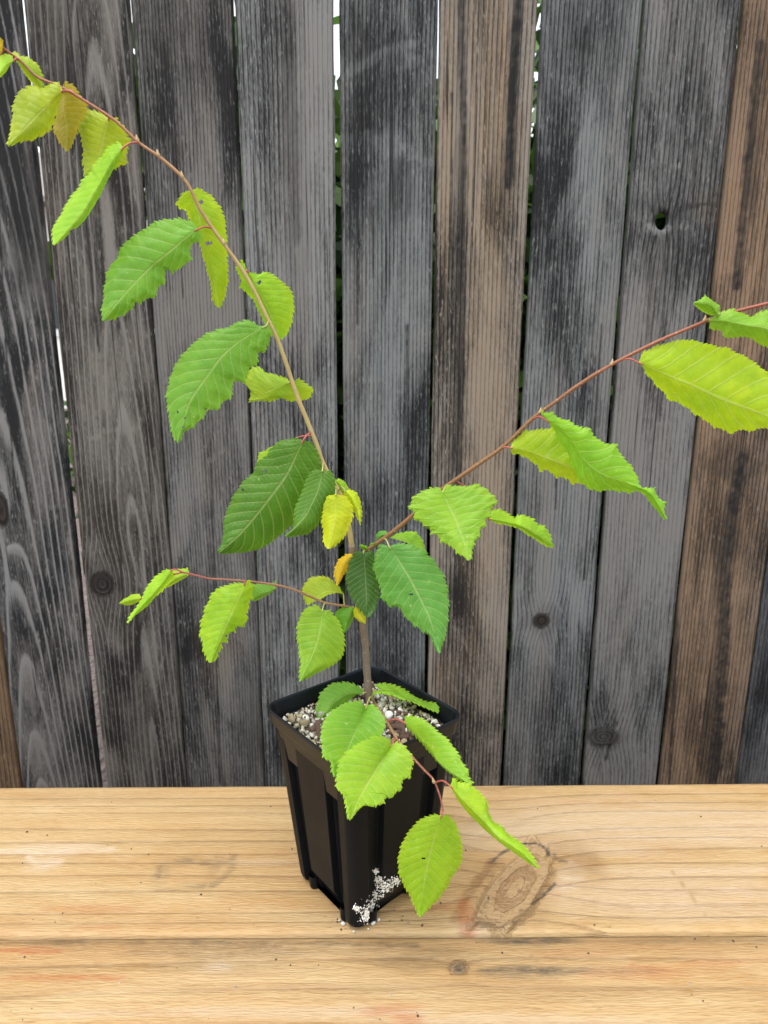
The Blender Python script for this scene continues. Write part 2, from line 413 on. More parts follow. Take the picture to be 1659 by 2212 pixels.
# (x at y=0, x at y=1690) of left and right edges, in the working pixel frame
PK = [
 dict(l=(-402, -128), r=(-184, 41), kind='straight', sp=.008, pal=((.05, .032, .018), (.17, .105, .055)), lab='plain brown picket at the left end', spots=[('b', 'brown', 0, 1500, 200, 900, 1)]),
 dict(l=(-180, 46), r=(36, 214), kind='cathedral', sp=.0085, pal=(COOL_D, (0.172, 0.169, 0.165)), inv=1, u0=-.03, d0=.075, ds=.085, line=.75,
      knots=[(2, 1103, 16, 42, 0, 1)], spots=[('dark', 45, 420, 60, 260, .8), ('pale', 30, 620, 90, 120, .5), ('pale', 60, 1550, 60, 160, .4)],
      lab='picket with bold pale arched grain lines'),
 dict(l=(50, 232), r=(275, 400), kind='cathedral', sp=.0075, pal=(WARM_D, WARM_L), inv=1, u0=.022, d0=.03, ds=.05, line=.5,
      knots=[(222, 1262, 27, 31, 0, 1)], spots=[('dark', 222, 1262, 55, 60, .45), ('brown', 130, 900, 28, 420, .5), ('pale', 190, 960, 120, 90, .35), ('dark', 120, 100, 70, 180, .5), ('dark', 290, 1560, 60, 120, .4)],
      lab='picket with a dark round knot and wavy grain'),
 dict(l=(281, 404), r=(500, 569), kind='straight', sp=.0052, pal=(GREY_D, (0.152, 0.153, 0.147)), line=.4, knots=[],
      spots=[('dark', 400, 60, 90, 150, .45), ('pale', 480, 620, 60, 160, .4), ('brown', 470, 1400, 60, 120, .3), ('dark', 540, 1550, 40, 180, .5)]),
 dict(l=(508, 574), r=(719, 735), kind='straight', sp=.0066, pal=(GREY_D, (0.188, 0.196, 0.193)), line=.45, knots=[],
      spots=[('dark', 625, 250, 22, 420, .42), ('dark', 655, 600, 20, 500, .25), ('pale', 695, 300, 40, 520, .5), ('pale', 540, 250, 26, 300, .35)]),
 dict(l=(736, 747), r=(944, 914), kind='straight', sp=.006, pal=(COOL_D, (0.164, 0.177, 0.179)), line=.45, knots=[],
      spots=[('dark', 800, 110, 80, 60, .55), ('pale', 850, 130, 60, 26, .7), ('dark', 800, 250, 60, 90, .5), ('pale', 830, 310, 90, 30, .6), ('dark', 860, 420, 60, 70, .45), ('pale', 900, 430, 30, 160, .5), ('dark', 800, 1250, 60, 300, .35)],
      lab='picket with cloudy blue grey blotches'),
 dict(l=(951, 921), r=(1160, 1081), kind='straight', sp=.0068, pal=(WARM_D, (.225, .198, .165)), line=.5, knots=[], brown=(.195, .145, .097),
      spots=[('brown', 1060, 350, 70, 560, .85), ('brown', 965, 300, 14, 380, .9), ('brown', 1040, 1000, 60, 600, .65), ('dark', 1110, 150, 14, 330, .95), ('dark', 1095, 420, 12, 260, .5), ('dark', 990, 520, 14, 620, .75), ('pale', 1140, 350, 16, 300, .5), ('brown', 960, 1480, 30, 120, .8)],
      lab='brown toned picket with a black vertical streak'),
 dict(l=(1173, 1092), r=(1389, 1250), kind='straight', sp=.0062, pal=(COOL_D, (0.164, 0.174, 0.175)), line=.45,
      knots=[(1170, 1341, 20, 19, 0, 1)], spots=[('dark', 1170, 1341, 40, 40, .35), ('dark', 1250, 60, 70, 110, .45), ('pale', 1270, 330, 36, 160, .5), ('pale', 1290, 600, 50, 120, .45), ('dark', 1330, 130, 40, 150, .4), ('pale', 1255, 900, 20, 200, .3)],
      lab='grey picket with a small dark round knot'),
 dict(l=(1397, 1263), r=(1604, 1418), kind='straight', sp=.0070, pal=(GREY_D, (0.166, 0.170, 0.167)), line=.4,
      knots=[(1305, 1592, 36, 24, 0, .55)], hole=(1431, 477, 15, 19),
      spots=[('dark', 1440, 440, 80, 26, .4), ('pale', 1415, 497, 26, 14, .8), ('dark', 1440, 560, 50, 110, .35), ('dark', 1520, 560, 40, 60, .35), ('pale', 1330, 1480, 40, 60, .4), ('brown', 1530, 450, 40, 40, .35), ('dark', 1305, 1592, 46, 34, .5)],
      lab='grey picket with a knothole through it'),
 dict(l=(1613, 1427), r=(1822, 1587), kind='straight', sp=.0066, pal=((.022, .017, .014), (.19, .14, .10)), line=.5, knots=[], brown=(.178, .118, .074),
      spots=[('brown', 1600, 500, 90, 700, .95), ('brown', 1530, 1350, 90, 600, .9), ('dark', 1580, 1000, 70, 50, .65), ('dark', 1570, 1180, 26, 220, .8), ('dark', 1545, 1500, 22, 260, .85), ('dark', 1625, 380, 16, 160, .6), ('pale', 1600, 560, 50, 60, .4)],
      lab='warm brown picket with dark streaks'),
 dict(l=(1826, 1592), r=(2040, 1752), kind='straight', sp=.006, pal=(COOL_D, (0.120, 0.125, 0.131)), line=.4, knots=[], spots=[('dark', 1620, 1500, 40, 300, .4)]),
]
Z_TOP = 1.09
CRACKS = {
 1: [('dark', [(-20, 180), (10, 700), (30, 1060)], 3.5, .9, .4), ('dark', [(150, 900), (165, 1250)], 3, .8, .4)],
 2: [('dark', [(150, 60), (190, 520), (215, 760)], 3.2, .9, .4), ('dark', [(248, 1080), (262, 1210), (272, 1420)], 3.4, 1, .3), ('dark', [(300, 1380), (330, 1690)], 3, .8, .4), ('pale', [(180, 960), (230, 930), (300, 925)], 6, .6, .7)],
 3: [('dark', [(372, 200), (395, 640)], 3, .8, .4), ('dark', [(455, 1000), (475, 1690)], 3.2, .8, .4)],
 4: [('dark', [(622, -10), (634, 240), (640, 520)], 16, .55, .35), ('dark', [(596, 20), (606, 380)], 3.2, .8, .3), ('pale', [(700, 0), (708, 520)], 12, .6, .5)],
 5: [('dark', [(762, 0), (770, 420), (772, 700)], 3.2, 1, .3), ('dark', [(800, 90), (806, 600)], 3, .9, .3), ('dark', [(880, 700), (876, 1300)], 3, .8, .4), ('pale', [(790, 290), (850, 310), (920, 350)], 16, .6, .6), ('pale', [(760, 150), (830, 110), (900, 90)], 14, .6, .6)],
 6: [('dark', [(1122, -20), (1112, 120), (1104, 260), (1098, 400)], 15, 1.0, .3), ('dark', [(996, -20), (1002, 300), (996, 800), (985, 1200)], 11, .75, .4), ('dark', [(976, 200), (975, 640)], 3, .9, .3), ('brown', [(1090, 60), (1080, 420)], 10, .9, .4), ('pale', [(1150, 60), (1135, 520)], 8, .6, .5)],
 7: [('dark', [(1265, 60), (1255, 180)], 6, .9, .5), ('pale', [(1272, 260), (1262, 480)], 7, .8, .5), ('pale', [(1298, 290), (1275, 560)], 4, .8, .4), ('dark', [(1216, 500), (1200, 1100)], 3.2, .9, .3), ('dark', [(1300, 700), (1262, 1250)], 3, .8, .3)],
 8: [('pale', [(1400, 486), (1415, 500), (1436, 500), (1446, 494)], 7, 1.2, .3), ('dark', [(1410, 455), (1432, 448), (1458, 470), (1470, 450), (1530, 440)], 8, .7, .6), ('dark', [(1440, 560), (1425, 900)], 3, .8, .4), ('dark', [(1520, 100), (1495, 420)], 3.2, .8, .4), ('dark', [(1330, 1560), (1310, 1640)], 5, .8, .5)],
 9: [('dark', [(1640, 100), (1612, 380), (1590, 620)], 14, .8, .4), ('dark', [(1600, 990), (1568, 1180), (1560, 1400), (1540, 1700)], 20, .85, .5), ('dark', [(1480, 1000), (1445, 1690)], 6, .7, .5), ('brown', [(1640, 560), (1600, 900)], 24, .8, .5)],
}
PICK = []
for i, k in enumerate(PK):
    a = [onY(k['l'][0], 0, FY), onY(k['l'][1], 1690, FY)]; b = [onY(k['r'][0], 0, FY), onY(k['r'][1], 1690, FY)]
    half = ((b[0][0]-a[0][0])+(b[1][0]-a[1][0]))/4
    c0, c1 = (a[0]+b[0])/2, (a[1]+b[1])/2
    tilt = (c0[0]-c1[0])/(c0[2]-c1[2]); cx = c1[0]; cz = c1[2]
    def to_uv(px, py):
        p = onY(px, py, FY); return p[0]-(cx+tilt*(p[2]-cz)), p[2]
    knots = []
    for (px, py, rx, ry, rot, deep) in k.get('knots', []):
        u, v = to_uv(px, py); s = mpp(onY(px, py, FY)); knots.append((u, v, rx*s, ry*s, rot, deep))
    spots = []
    for sp in k['spots']:
        if sp[0] == 'b': sp = sp[1:]
        ch, px, py, rx, ry, amp = sp
        u, v = to_uv(px, py); s = mpp(onY(px, py, FY)); spots.append((ch, u, v, rx*s, ry*s, 0, amp))
    plines = []
    for (ch, pts, wpx, amp, ns_) in CRACKS.get(i, []):
        plines.append((ch, [to_uv(x, y) for x, y in pts], wpx*mpp(onY(pts[0][0], pts[0][1], FY)), amp, ns_))
    hole = None
    if 'hole' in k:
        px, py, rx, ry = k['hole']; u, v = to_uv(px, py); s = mpp(onY(px, py, FY)); hole = (u, v, rx*s, ry*s)
        knots.append((u, v, rx*s*1.05, ry*s*1.05, 0, .3))
    m = picket_mat('picket_wood', k['pal'][0], k['pal'][1], i*1.37+.5, line=k.get('line', .45)*1.7, lineinv=bool(k.get('inv')), brown=k.get('brown', (.17, .115, .07)))
    yo = .0025*math.sin(i*2.7)
    M = (lambda tilt, cx, cz, yo: (lambda p: (cx+tilt*(p[2]-cz)+p[0], p[1]+yo, p[2]-GROUND)))(tilt, cx, cz, yo)
    gk = dict(u0=k.get('u0', 0), d0=k.get('d0', .02), ds=k.get('ds', 0)) if k['kind'] != 'straight' else {}
    o = wood_board('picket', half, GROUND+.02, Z_TOP, .016, i*3.77+1.3, k['kind'], k['sp'], knots, spots, m, fence, M, hole=hole, lines=plines, **gk)
    if 'lab' in k: o['label'] = k['lab']
    PICK.append((o, cx))
# the run goes on past both ends of the view
PITCH_X = (PICK[-1][1]-PICK[0][1])/10
for slot, j in ((-1, 3), (-2, 5), (-3, 1), (-4, 7), (-5, 4), (-6, 2), (11, 3), (12, 5), (13, 7), (14, 2), (15, 4), (16, 1)):
    o = PICK[j][0].copy(); COL.objects.link(o); o.parent = fence
    if 'label' in o: del o['label']
    o.location = (PICK[0][1]+slot*PITCH_X-PICK[j][1], .0012*(slot % 3), 0)
rail_m = picket_mat('rail_wood', GREY_D, GREY_L, 31)
for z in (.93, -.60):
    r_ = link('rail', box(-1.95, 1.95, .021, .059, z-GROUND-.045, z-GROUND+.045, .002), rail_m, fence)

# ------------------------------------------------------------------ beyond the fence
leafm = NB('shrub_leaf')
oi = leafm.n('ObjectInfo'); geo = leafm.n('NewGeometry')
lc = leafm.mix(geo.outputs['Random Per Island'], (.012, .04, .009), (.10, .21, .028))
leafm.base(lc); leafm.set(Roughness=.45)
tr = leafm.n('BsdfTranslucent'); leafm.put(tr.inputs[0], lc)
mxs = leafm.n('MixShader'); mxs.inputs[0].default_value = .35
leafm.t.links.new(leafm.bsdf.outputs[0], mxs.inputs[1]); leafm.t.links.new(tr.outputs[0], mxs.inputs[2]); leafm.t.links.new(mxs.outputs[0], leafm.out.inputs[0])
bark = simple('shrub_bark', (.09, .065, .05), .9)
def shrub(x, y, rx, ry, h, n, lab, seed):
    rs = np.random.RandomState(seed)
    root = empty('shrub', (x, y, GROUND)); tag(root, lab, 'shrub', 'shrubs beyond the fence')
    V = []; Fc = []
    for k in range(5):
        q = k*1.3+seed; P = catmull([(0, 0, 0), (.25*rx*math.cos(q), .25*ry*math.sin(q), h*.35), (.6*rx*math.cos(q), .6*ry*math.sin(q), h*.8)], 6)
        v, f = tube(P, np.linspace(.014, .004, len(P)), 6); Fc += [tuple(i+len(V) for i in g) for g in f]; V += v
    link('stem', mesh('stem', V, Fc), bark, root)
    V = []; Fc = []
    cl = rs.rand(90, 3)*2-1
    for i in range(n):
        c = cl[rs.randint(90)]+rs.randn(3)*.16
        p = np.array([c[0]*rx, c[1]*ry, max(.02, h*.55+c[2]*h*.48)])
        L = .05+.04*rs.rand(); w = L*.38
        t = rs.randn(3); t[2] -= .4; t /= np.linalg.norm(t); s = np.cross(t, rs.randn(3)); s /= np.linalg.norm(s); nn = np.cross(t, s)
        b0 = len(V)
        V += [p, p+t*L*.45+s*w, p+t*L-nn*L*.12, p+t*L*.45-s*w, p+t*L*.45-nn*L*.06]
        Fc += [(b0, b0+1, b0+4), (b0+1, b0+2, b0+4), (b0+2, b0+3, b0+4), (b0+3, b0, b0+4)]
    link('foliage', mesh('foliage', V, Fc, False), leafm.m, root)
shrub(.02, 1.80, .34, .26, 1.47, 5200, 'leafy shrub seen through the gaps behind the sapling', 3)
shrub(.56, 1.76, .36, .26, 1.66, 5600, 'dense shrub behind the brown toned picket', 4)
shrub(1.16, 1.80, .40, .28, 1.72, 6200, 'tall shrub behind the picket with the knothole', 5)
shrub(-.41, 1.80, .18, .26, 1.72, 4200, 'loose shrub behind the left pickets', 6)
shrub(.30, 2.7, .75, .35, 1.66, 7000, 'broad hedge shrub standing behind the nearer shrubs', 9)
shrub(1.60, 2.8, .70, .35, 1.95, 7000, 'tallest hedge shrub farther beyond the fence', 10)
shrub(-1.75, 5.2, .7, .4, .62, 1600, 'low shrub before the pale house wall', 8)
# pale rendered house wall, with a door-free plain face, capped with a roof overhang
hw = empty('garden_house', (-1.5, 9.5, GROUND)); tag(hw, 'pale rendered garden house far behind the fence gaps', 'building')
pale = simple('pale_render', (.80, .79, .76), .8, .04, 3)
link('wall', box(-5, 3.5, 0, 3, 0, 2.5, .01), pale, hw)
rf = mesh('roof', [(-5.4, -.4, 2.48), (3.9, -.4, 2.48), (3.9, 1.5, 3.3), (-5.4, 1.5, 3.3), (3.9, 3.4, 2.48), (-5.4, 3.4, 2.48),
                   (-5.4, -.4, 2.42), (3.9, -.4, 2.42), (3.9, 3.4, 2.42), (-5.4, 3.4, 2.42)],
          [(0, 1, 2, 3), (3, 2, 4, 5), (6, 7, 1, 0), (8, 9, 5, 4), (6, 9, 8, 7), (0, 3, 5, 9, 6), (1, 7, 8, 4, 2)], False)
link('roof', rf, simple('roof_shingle', (.22, .20, .19), .9), hw)
tw = link('window', box(-3.2, -2.1, -.02, .02, .9, 2.0, .004), simple('window_frame', (.7, .7, .7), .5), hw)
link('pane', box(-3.1, -2.2, -.03, -.021, 1.0, 1.9), simple('window_glass', (.05, .07, .08), .08, .05), tw)

# ------------------------------------------------------------------ table of pine planks
Y_BACK = onZ(829, 1693, 0)[1]; Y_SEAM = onZ(829, 2018, 0)[1]
TH = .038; LEN = 1.35
table = empty('plank_table', (0, Y_SEAM, GROUND)); tag(table, 'honey coloured pine plank table with knots and soil smudges', 'table')
def tspots(lst, yc):
    out = []
    for (ch, px, py, rx, ry, rot, amp) in lst:
        p = onZ(px, py, 0); s = mpp(p)
        el = ry*s/ math.sin(math.atan2(CAM_H, p[1]))
        out.append((ch, p[1]-yc, p[0], el, rx*s, -rot, amp))
    return out
PW = Y_BACK-Y_SEAM
def plank(yc, half, seed, kind, sp, knots, spots, mat, z=0.0, lines=(), **gk):
    ll = []
    for (ch, pts, wpx, amp, ns_) in lines:
        q = [onZ(x, y, 0) for x, y in pts]; ll.append((ch, [(p[1]-yc, p[0]) for p in q], wpx*mpp(q[0]), amp, ns_))
    kn = []
    for (px, py, rx, ry, rot, deep) in knots:
        p = onZ(px, py, 0); s = mpp(p); el = ry*s/math.sin(math.atan2(CAM_H, p[1]))
        kn.append((p[1]-yc, p[0], el, rx*s, -rot, deep))
    M = lambda p: (p[2], yc-Y_SEAM+p[0], z-p[1]-GROUND)
    o = wood_board('plank', half, -LEN, LEN, TH, seed, kind, sp, kn, tspots(spots, yc), mat, table, M, du=.0018, dv=.0026, lip=.0013, lines=ll, **gk)
    return o
G_ = .0016
pm1 = pine_mat('pine_wood', 1.3, (.375, .250, .108), (.15, .084, .032), .8)
pm2 = pine_mat('pine_wood', 5.9, (.350, .220, .088), (.16, .084, .032), .8)
plank((Y_BACK+Y_SEAM)/2, PW/2-G_, 4.4, 'straight', .0150, [(1114, 1915, 52, 104, R(-34), .8)],
      [('brown', 1110, 1925, 95, 120, R(-34), .5), ('pale', 1228, 1900, 34, 50, R(-34), .9), ('pale', 1040, 2000, 60, 14, 0, .8), ('red', 1008, 1975, 26, 40, 0, .9), ('brown', 1265, 1865, 55, 36, 0, .75), ('red', 960, 1960, 70, 8, 0, .45), ('brown', 1235, 1860, 60, 40, 0, .6),
       
       ('dark', 385, 1862, 60, 10, R(8), .35), ('dark', 470, 1860, 16, 24, 0, .4), ('dark', 350, 1890, 22, 26, 0, .33), ('dark', 420, 1912, 40, 7, 0, .25), ('dark', 455, 1895, 15, 18, 0, .25),
       ('pale', 130, 1835, 130, 12, 0, .9), ('pale', 90, 1865, 45, 22, 0, .85), ('pale', 560, 1865, 90, 8, 0, .6), ('pale', 1480, 1800, 160, 10, 0, .8), ('pale', 1450, 1880, 260, 12, 0, .7), ('pale', 1350, 1780, 420, 60, 0, .8), ('pale', 1450, 1930, 260, 60, 0, .7), ('pale', 1550, 1950, 260, 40, 0, .6),
       ('red', 180, 1965, 120, 10, 0, .35), ('red', 200, 2002, 70, 6, 0, .4), ('brown', 200, 1720, 260, 16, 0, .35)], pm1, irr=.022, wobk=.75,
      lines=[('dark', [(1062, 1862), (1085, 1842), (1110, 1830), (1135, 1822), (1160, 1822), (1178, 1832), (1188, 1848)], 4.2, 1.2, .3), ('dark', [(1196, 1845), (1205, 1858), (1222, 1862)], 5, .9, .5),
             ('dark', [(1200, 1908), (1170, 1938), (1150, 1952)], 4.2, 1.2, .3), ('brown', [(1449, 1879), (1490, 1930), (1524, 1979)], 2.6, .6, .4), ('dark', [(1150, 1952), (1110, 1990), (1070, 2008)], 2.2, .7, .5), ('brown', [(1062, 1862), (1035, 1900), (1000, 1950), (985, 1985)], 14, .9, .7),
             ('brown', [(1190, 1850), (1196, 1890), (1170, 1935), (1110, 1985), (1060, 2005)], 9, .8, .6), ('brown', [(1085, 1860), (1060, 1930), (1040, 1990)], 22, .6, .8), ('red', [(1100, 1905), (1125, 1893)], 7, .8, .6),
             ('dark', [(340, 1898), (345, 1875), (365, 1862), (400, 1858), (440, 1864), (500, 1862)], 9, .5, .9), ('dark', [(505, 1850), (498, 1878), (480, 1900), (460, 1912)], 10, .5, .9), ('dark', [(340, 1925), (400, 1918), (440, 1915)], 8, .35, .9),
             ('pale', [(0, 1838), (90, 1842), (240, 1835)], 11, 1, .5), ('pale', [(60, 1850), (85, 1872), (130, 1860)], 10, 1, .5)])
plank(Y_SEAM-PW/2, PW/2-G_, 9.1, 'cathedral', .021, [(990, 2089, 20, 13, 0, 1)],
      [('dark', 990, 2089, 16, 11, 0, 1.1), ('brown', 990, 2089, 30, 18, 0, 1.0), ('dark', 450, 2050, 420, 20, 0, .42), ('dark', 500, 2085, 160, 22, 0, .3), ('dark', 900, 2070, 160, 24, 0, .4), ('dark', 1160, 2098, 140, 15, 0, 1.1), ('dark', 1280, 2095, 160, 10, 0, .45), ('dark', 1150, 2028, 120, 12, 0, 1.1), ('brown', 1300, 2042, 420, 22, 0, .7), ('brown', 500, 2045, 500, 24, 0, .7), ('dark', 1500, 2030, 260, 8, 0, .5),
       ('red', 60, 2050, 90, 10, 0, .55), ('red', 120, 2110, 160, 8, 0, .5), ('red', 830, 2178, 90, 16, 0, .6), ('red', 880, 2200, 50, 18, 0, .7), ('red', 1380, 2100, 180, 14, 0, .5), ('red', 1250, 2060, 120, 8, 0, .4), ('red', 1560, 2080, 90, 10, 0, .45),
       ('brown', 700, 2130, 400, 16, 0, .4), ('brown', 1200, 2140, 300, 22, 0, .3), ('pale', 600, 2185, 500, 14, 0, .75), ('pale', 470, 2088, 36, 10, 0, .9), ('pale', 1100, 2200, 400, 14, 0, .55), ('pale', 200, 2190, 200, 10, 0, .5)],
      pm2, z=-.0006, lines=[('dark', [(982, 2086), (990, 2090), (1000, 2091)], 9, 1.1, .4), ('red', [(0, 2052), (60, 2056), (130, 2054)], 4, .9, .6), ('red', [(150, 2110), (260, 2114)], 4, .7, .6), ('red', [(1360, 2085), (1430, 2092)], 4, .9, .5), ('brown', [(1110, 2020), (1180, 2100), (1300, 2180)], 2.5, .5, .5), ('dark', [(0, 2036), (500, 2034), (900, 2040)], 9, .5, .9), ('dark', [(-100, 2027), (829, 2022), (1760, 2014)], 4.5, .85, .35)], u0=-.03, d0=.05, ds=.02)
plank(Y_SEAM-PW*1.5, PW/2-G_, 14.2, 'straight', .014, [], [('red', 400, 2400, 200, 20, 0, .4)], pm1, z=-.0005)
legm = simple('leg_wood', (.42, .27, .13), .6)
for sx in (-1, 1):
    for yy in (Y_SEAM-PW*1.75, Y_BACK-PW*.22):
        link('leg', box(sx*1.2-.03, sx*1.2+.03, yy-Y_SEAM-.03, yy-Y_SEAM+.03, 0.0, -GROUND-TH-.003, .003), legm, table)
    link('crossbar', box(sx*1.2-.019, sx*1.2+.019, -PW*1.75+.032, PW*.78-.032, -GROUND-TH-.092, -GROUND-TH-.003, .002), legm, table)

for kz in range(4):  # unseen boards added under the table to keep low light off the fence
    z1 = -GROUND-TH-.004-kz*.146
    link('light_block_board', box(-1.17, 1.17, PW*.78+.034, PW*.78+.050, z1-.140, z1, .002), legm, table)
# ------------------------------------------------------------------ square ribbed plastic pot
PCX, PCY, PROT = -.0165, .4955, R(-6-45)
PH = .1536; A_TOP, A_BOT = .0508, .0388
def sq_profile():
    """one side, t in [-1,1]; returns (t, groove 0..1, panel 0..1)"""
    L = []
    for t in np.linspace(-1, -.70, 11): L.append((t, 0, 0))
    L += [(-.69, 0, 0), (-.68, .05, 0), (-.655, .85, 0), (-.64, 1, 0), (-.52, 1, 0), (-.41, 1, 0), (-.395, .85, .3), (-.375, .05, .8), (-.365, 0, 1)]
    for t in np.linspace(-.34, .34, 9): L.append((t, 0, 1))
    L += [(-t, g, p) for (t, g, p) in L[:20][::-1]]
    return L
PROF = sq_profile()
def ring_pts(a, rad, z, gd=0.0, panel_in=0.0, corner_in=0.0):
    out = []
    for s in range(4):
        q = s*math.pi/2
        for (t, g, p) in PROF[:-1]:
            x = t*a; y = -a
            # rounded corner
            if abs(x) > a-rad:
                dx = abs(x)-(a-rad); ang = dx/rad*(math.pi/4)
                x = math.copysign(a-rad+rad*math.sin(ang), x); y = -(a-rad)-rad*math.cos(ang)
            ins = gd*g+panel_in*p+corner_in*(1-p)*(1-g)
            y += ins*1.0
            if corner_in and abs(t) > .7: x *= 1-corner_in/a*.6
            out.append((x*math.cos(q)-y*math.sin(q), x*math.sin(q)+y*math.cos(q), z))
    return out
def stack(rings, close=True):
    V = []; Fc = []; m = len(rings[0])
    for r_ in rings: V += r_
    for i in range(len(rings)-1):
        for k in range(m):
            k2 = (k+1) % m; Fc.append((i*m+k, i*m+k2, (i+1)*m+k2, (i+1)*m+k))
    return V, Fc, m
def plastic(spec=.12, rg=.30):
    b = NB('black_plastic')
    n = b.noise(b.coords(), 38, 5, .65); sc = b.ramp(b.noise(b.coords((140, 140, 30)), 1, 4, .7), [(.63, 0), (.80, .45)])
    c = b.mix(n, (.0040, .0046, .0056), (.0075, .0082, .0095))
    dust = b.ramp(b.noise(b.coords(), 420, 2, .6), [(.70, 0), (.80, .5)])
    c = b.mix(b.math('MULTIPLY', sc, .35), c, (.11, .105, .10)); c = b.mix(b.math('MULTIPLY', dust, .25), c, (.22, .2, .18))
    b.base(c); b.set(Roughness=b.math('ADD', rg, b.math('MULTIPLY', n, .22))); b.bsdf.inputs['Specular IOR Level'].default_value = spec
    b.bsdf.inputs['Specular Tint'].default_value = (.62, .80, 1, 1); b.bump(b.noise(b.coords(), 160, 3), .12, .0006)
    return b.m
PLA = plastic(); PLR = plastic(.26, .20)
pot = empty('plant_pot', (PCX, PCY, 0)); pot.rotation_euler = (0, 0, PROT)
tag(pot, 'square black ribbed plastic plant pot standing on the pine table', 'plant pot')
rings = []
for z in (.0006, .0016, .003, .005, .008, .012, .017, .021, .024, .03, .05, .08, .11, .13, .1385, .141):
    a = A_BOT+(A_TOP-A_BOT)*z/PH
    ci = .0055*(1-sstep(0, .007, np.array(z)))**1.4
    pi_ = .0100*(1-min(1, max(0, z-.004)/.020)); gdp = .0062 if z < .137 else .0062*max(0, (.141-z)/.004)
    gfoot = .0018*(1-float(sstep(0, .005, np.array(z))))
    rings.append(ring_pts(a, .0085, z, gd=gdp+gfoot, panel_in=float(pi_), corner_in=float(ci)))
V, Fc, m = stack(rings)
Fc.append(tuple(range(m))[::-1])
body = link('body', mesh('body', V, Fc, False), PLA, pot)
for s4 in range(4):
    for tt in (-.52, .52):
        q = s4*math.pi/2; x, y = tt*(A_BOT+.001), -(A_BOT-.0042)
        fm = []
        for (rr_, zz) in ((.0020, .0002), (.0034, .0010), (.0040, .0030), (.0041, .0120)):
            fm.append([(x*math.cos(q)-y*math.sin(q)+rr_*math.cos(k*math.pi/7), x*math.sin(q)+y*math.cos(q)+rr_*math.sin(k*math.pi/7), zz) for k in range(14)])
        V, Fc, m = stack(fm); Fc.append(tuple(range(m))[::-1]); link('foot', mesh('foot', V, Fc), PLA, pot)
# lip with a rolled top and an inner wall down to the mix
rr = []
for (a, z) in ((A_TOP-.0012, .1385), (.0523, .1412), (.0527, .1414), (.0529, .1425), (.0540, .1505), (.0543, .1526), (.0541, .1533), (.0535, .1536), (.0527, .1533), (.0524, .1522),
               (.0515, .148), (.0503, .141), (.0486, .128), (.0470, .115)):
    rr.append(ring_pts(a, .0115, z))
V, Fc, m = stack(rr)
rim = link('rim', mesh('rim', V, Fc, True), PLR, pot)
floor_ = link('floor', mesh('floor', ring_pts(.0455, .0105, .1145), [tuple(range(m))], False), PLA, pot)
def pot_w(p):
    c, s = math.cos(PROT), math.sin(PROT)
    return np.array([PCX+p[0]*c-p[1]*s, PCY+p[0]*s+p[1]*c, p[2]])
# ray target for things stuck to the pot
bvh_v = [tuple(pot_w(v.co)) for v in body.data.vertices]; bvh = BVHTree.FromPolygons(bvh_v, [tuple(p.vertices) for p in body.data.polygons])
def hit_pot(px, py):
    d = Vector(ray(px, py)).normalized(); h = bvh.ray_cast(Vector(CAM), d); return h[0], h[1]

# ------------------------------------------------------------------ potting mix
SOIL = .1405
def obj_col_mat(name, rough, var=.3, scale=120, bump=.5, bd=.001):
    b = NB(name); oi = b.n('ObjectInfo'); n = b.noise(b.coords(), scale, 5, .7)
    c = b.mix(n, (1-var,)*3, (1+var*.4,)*3)
    b.base(b.mix(1.0, oi.outputs['Color'], c, 'MULTIPLY')); b.set(Roughness=rough); b.bump(n, bump, bd)
    return b.m
mix = empty('potting_mix', (PCX, PCY, SOIL)); mix.rotation_euler = (0, 0, PROT)
tag(mix, 'pale pumice, bark and moss filling the black pot', 'potting mix')
nS = 44; sx_ = np.linspace(-.0482, .0482, nS); SX, SY = np.meshgrid(sx_, sx_, indexing='ij')
def soil_h(x, y): return .004*(fbm(np.asarray(x)*70+9, np.asarray(y)*70+9)-.5)+.003*np.exp(-((np.asarray(x)-.002)**2+(np.asarray(y)-.0)**2)/.0012)
SZ = soil_h(SX, SY)+.0022*(fbm(SX*420+3, SY*420+3)-.5)-.001
si = np.arange(nS*nS).reshape(nS, nS)
link('soil', mesh('soil', np.stack([SX, SY, SZ], -1).reshape(-1, 3), np.stack([si[:-1, :-1], si[1:, :-1], si[1:, 1:], si[:-1, 1:]], -1).reshape(-1, 4)),
     simple('dark_soil', (.045, .030, .021), .95, .6, 700), mix)
stone_m = obj_col_mat('pumice', .9, .45, 260, .8, .0012)
def rock_mesh(seed, sub=2):
    rs = np.random.RandomState(seed); bm = bmesh.new(); bmesh.ops.create_icosphere(bm, subdivisions=sub, radius=1)
    d = rs.randn(14, 3); d /= np.linalg.norm(d, axis=1)[:, None]; h = .52+.33*rs.rand(14); st = np.array([1, .75+.25*rs.rand(), .6+.3*rs.rand()])
    for v in bm.verts:
        p = np.array(v.co)
        for dd, hh in zip(d, h):
            k = p@dd
            if k > hh: p = p-dd*(k-hh)*.96
        p = p*(1+.10*(rs.rand()-.5))*st; v.co = Vector(p)
    me = bpy.data.meshes.new('pumice_stone'); bm.to_mesh(me); bm.free()
    me.polygons.foreach_set('use_smooth', [True]*len(me.polygons)); me.materials.append(stone_m); return me
ROCKS = [rock_mesh(s) for s in range(9)]
rs = np.random.RandomState(5)
c_, s_ = math.cos(-PROT), math.sin(-PROT)
def to_pot(P): x, y = P[0]-PCX, P[1]-PCY; return x*c_-y*s_, x*s_+y*c_
TRX, TRY = to_pot(onZ(797, 1512, SOIL+.002))
MOX, MOY = to_pot(onZ(840, 1468, SOIL)); BKX, BKY = to_pot(onZ(880, 1580, SOIL)); MGX, MGY = to_pot(onZ(640, 1570, SOIL)); RKX, RKY = to_pot(onZ(905, 1535, SOIL))
placed = []
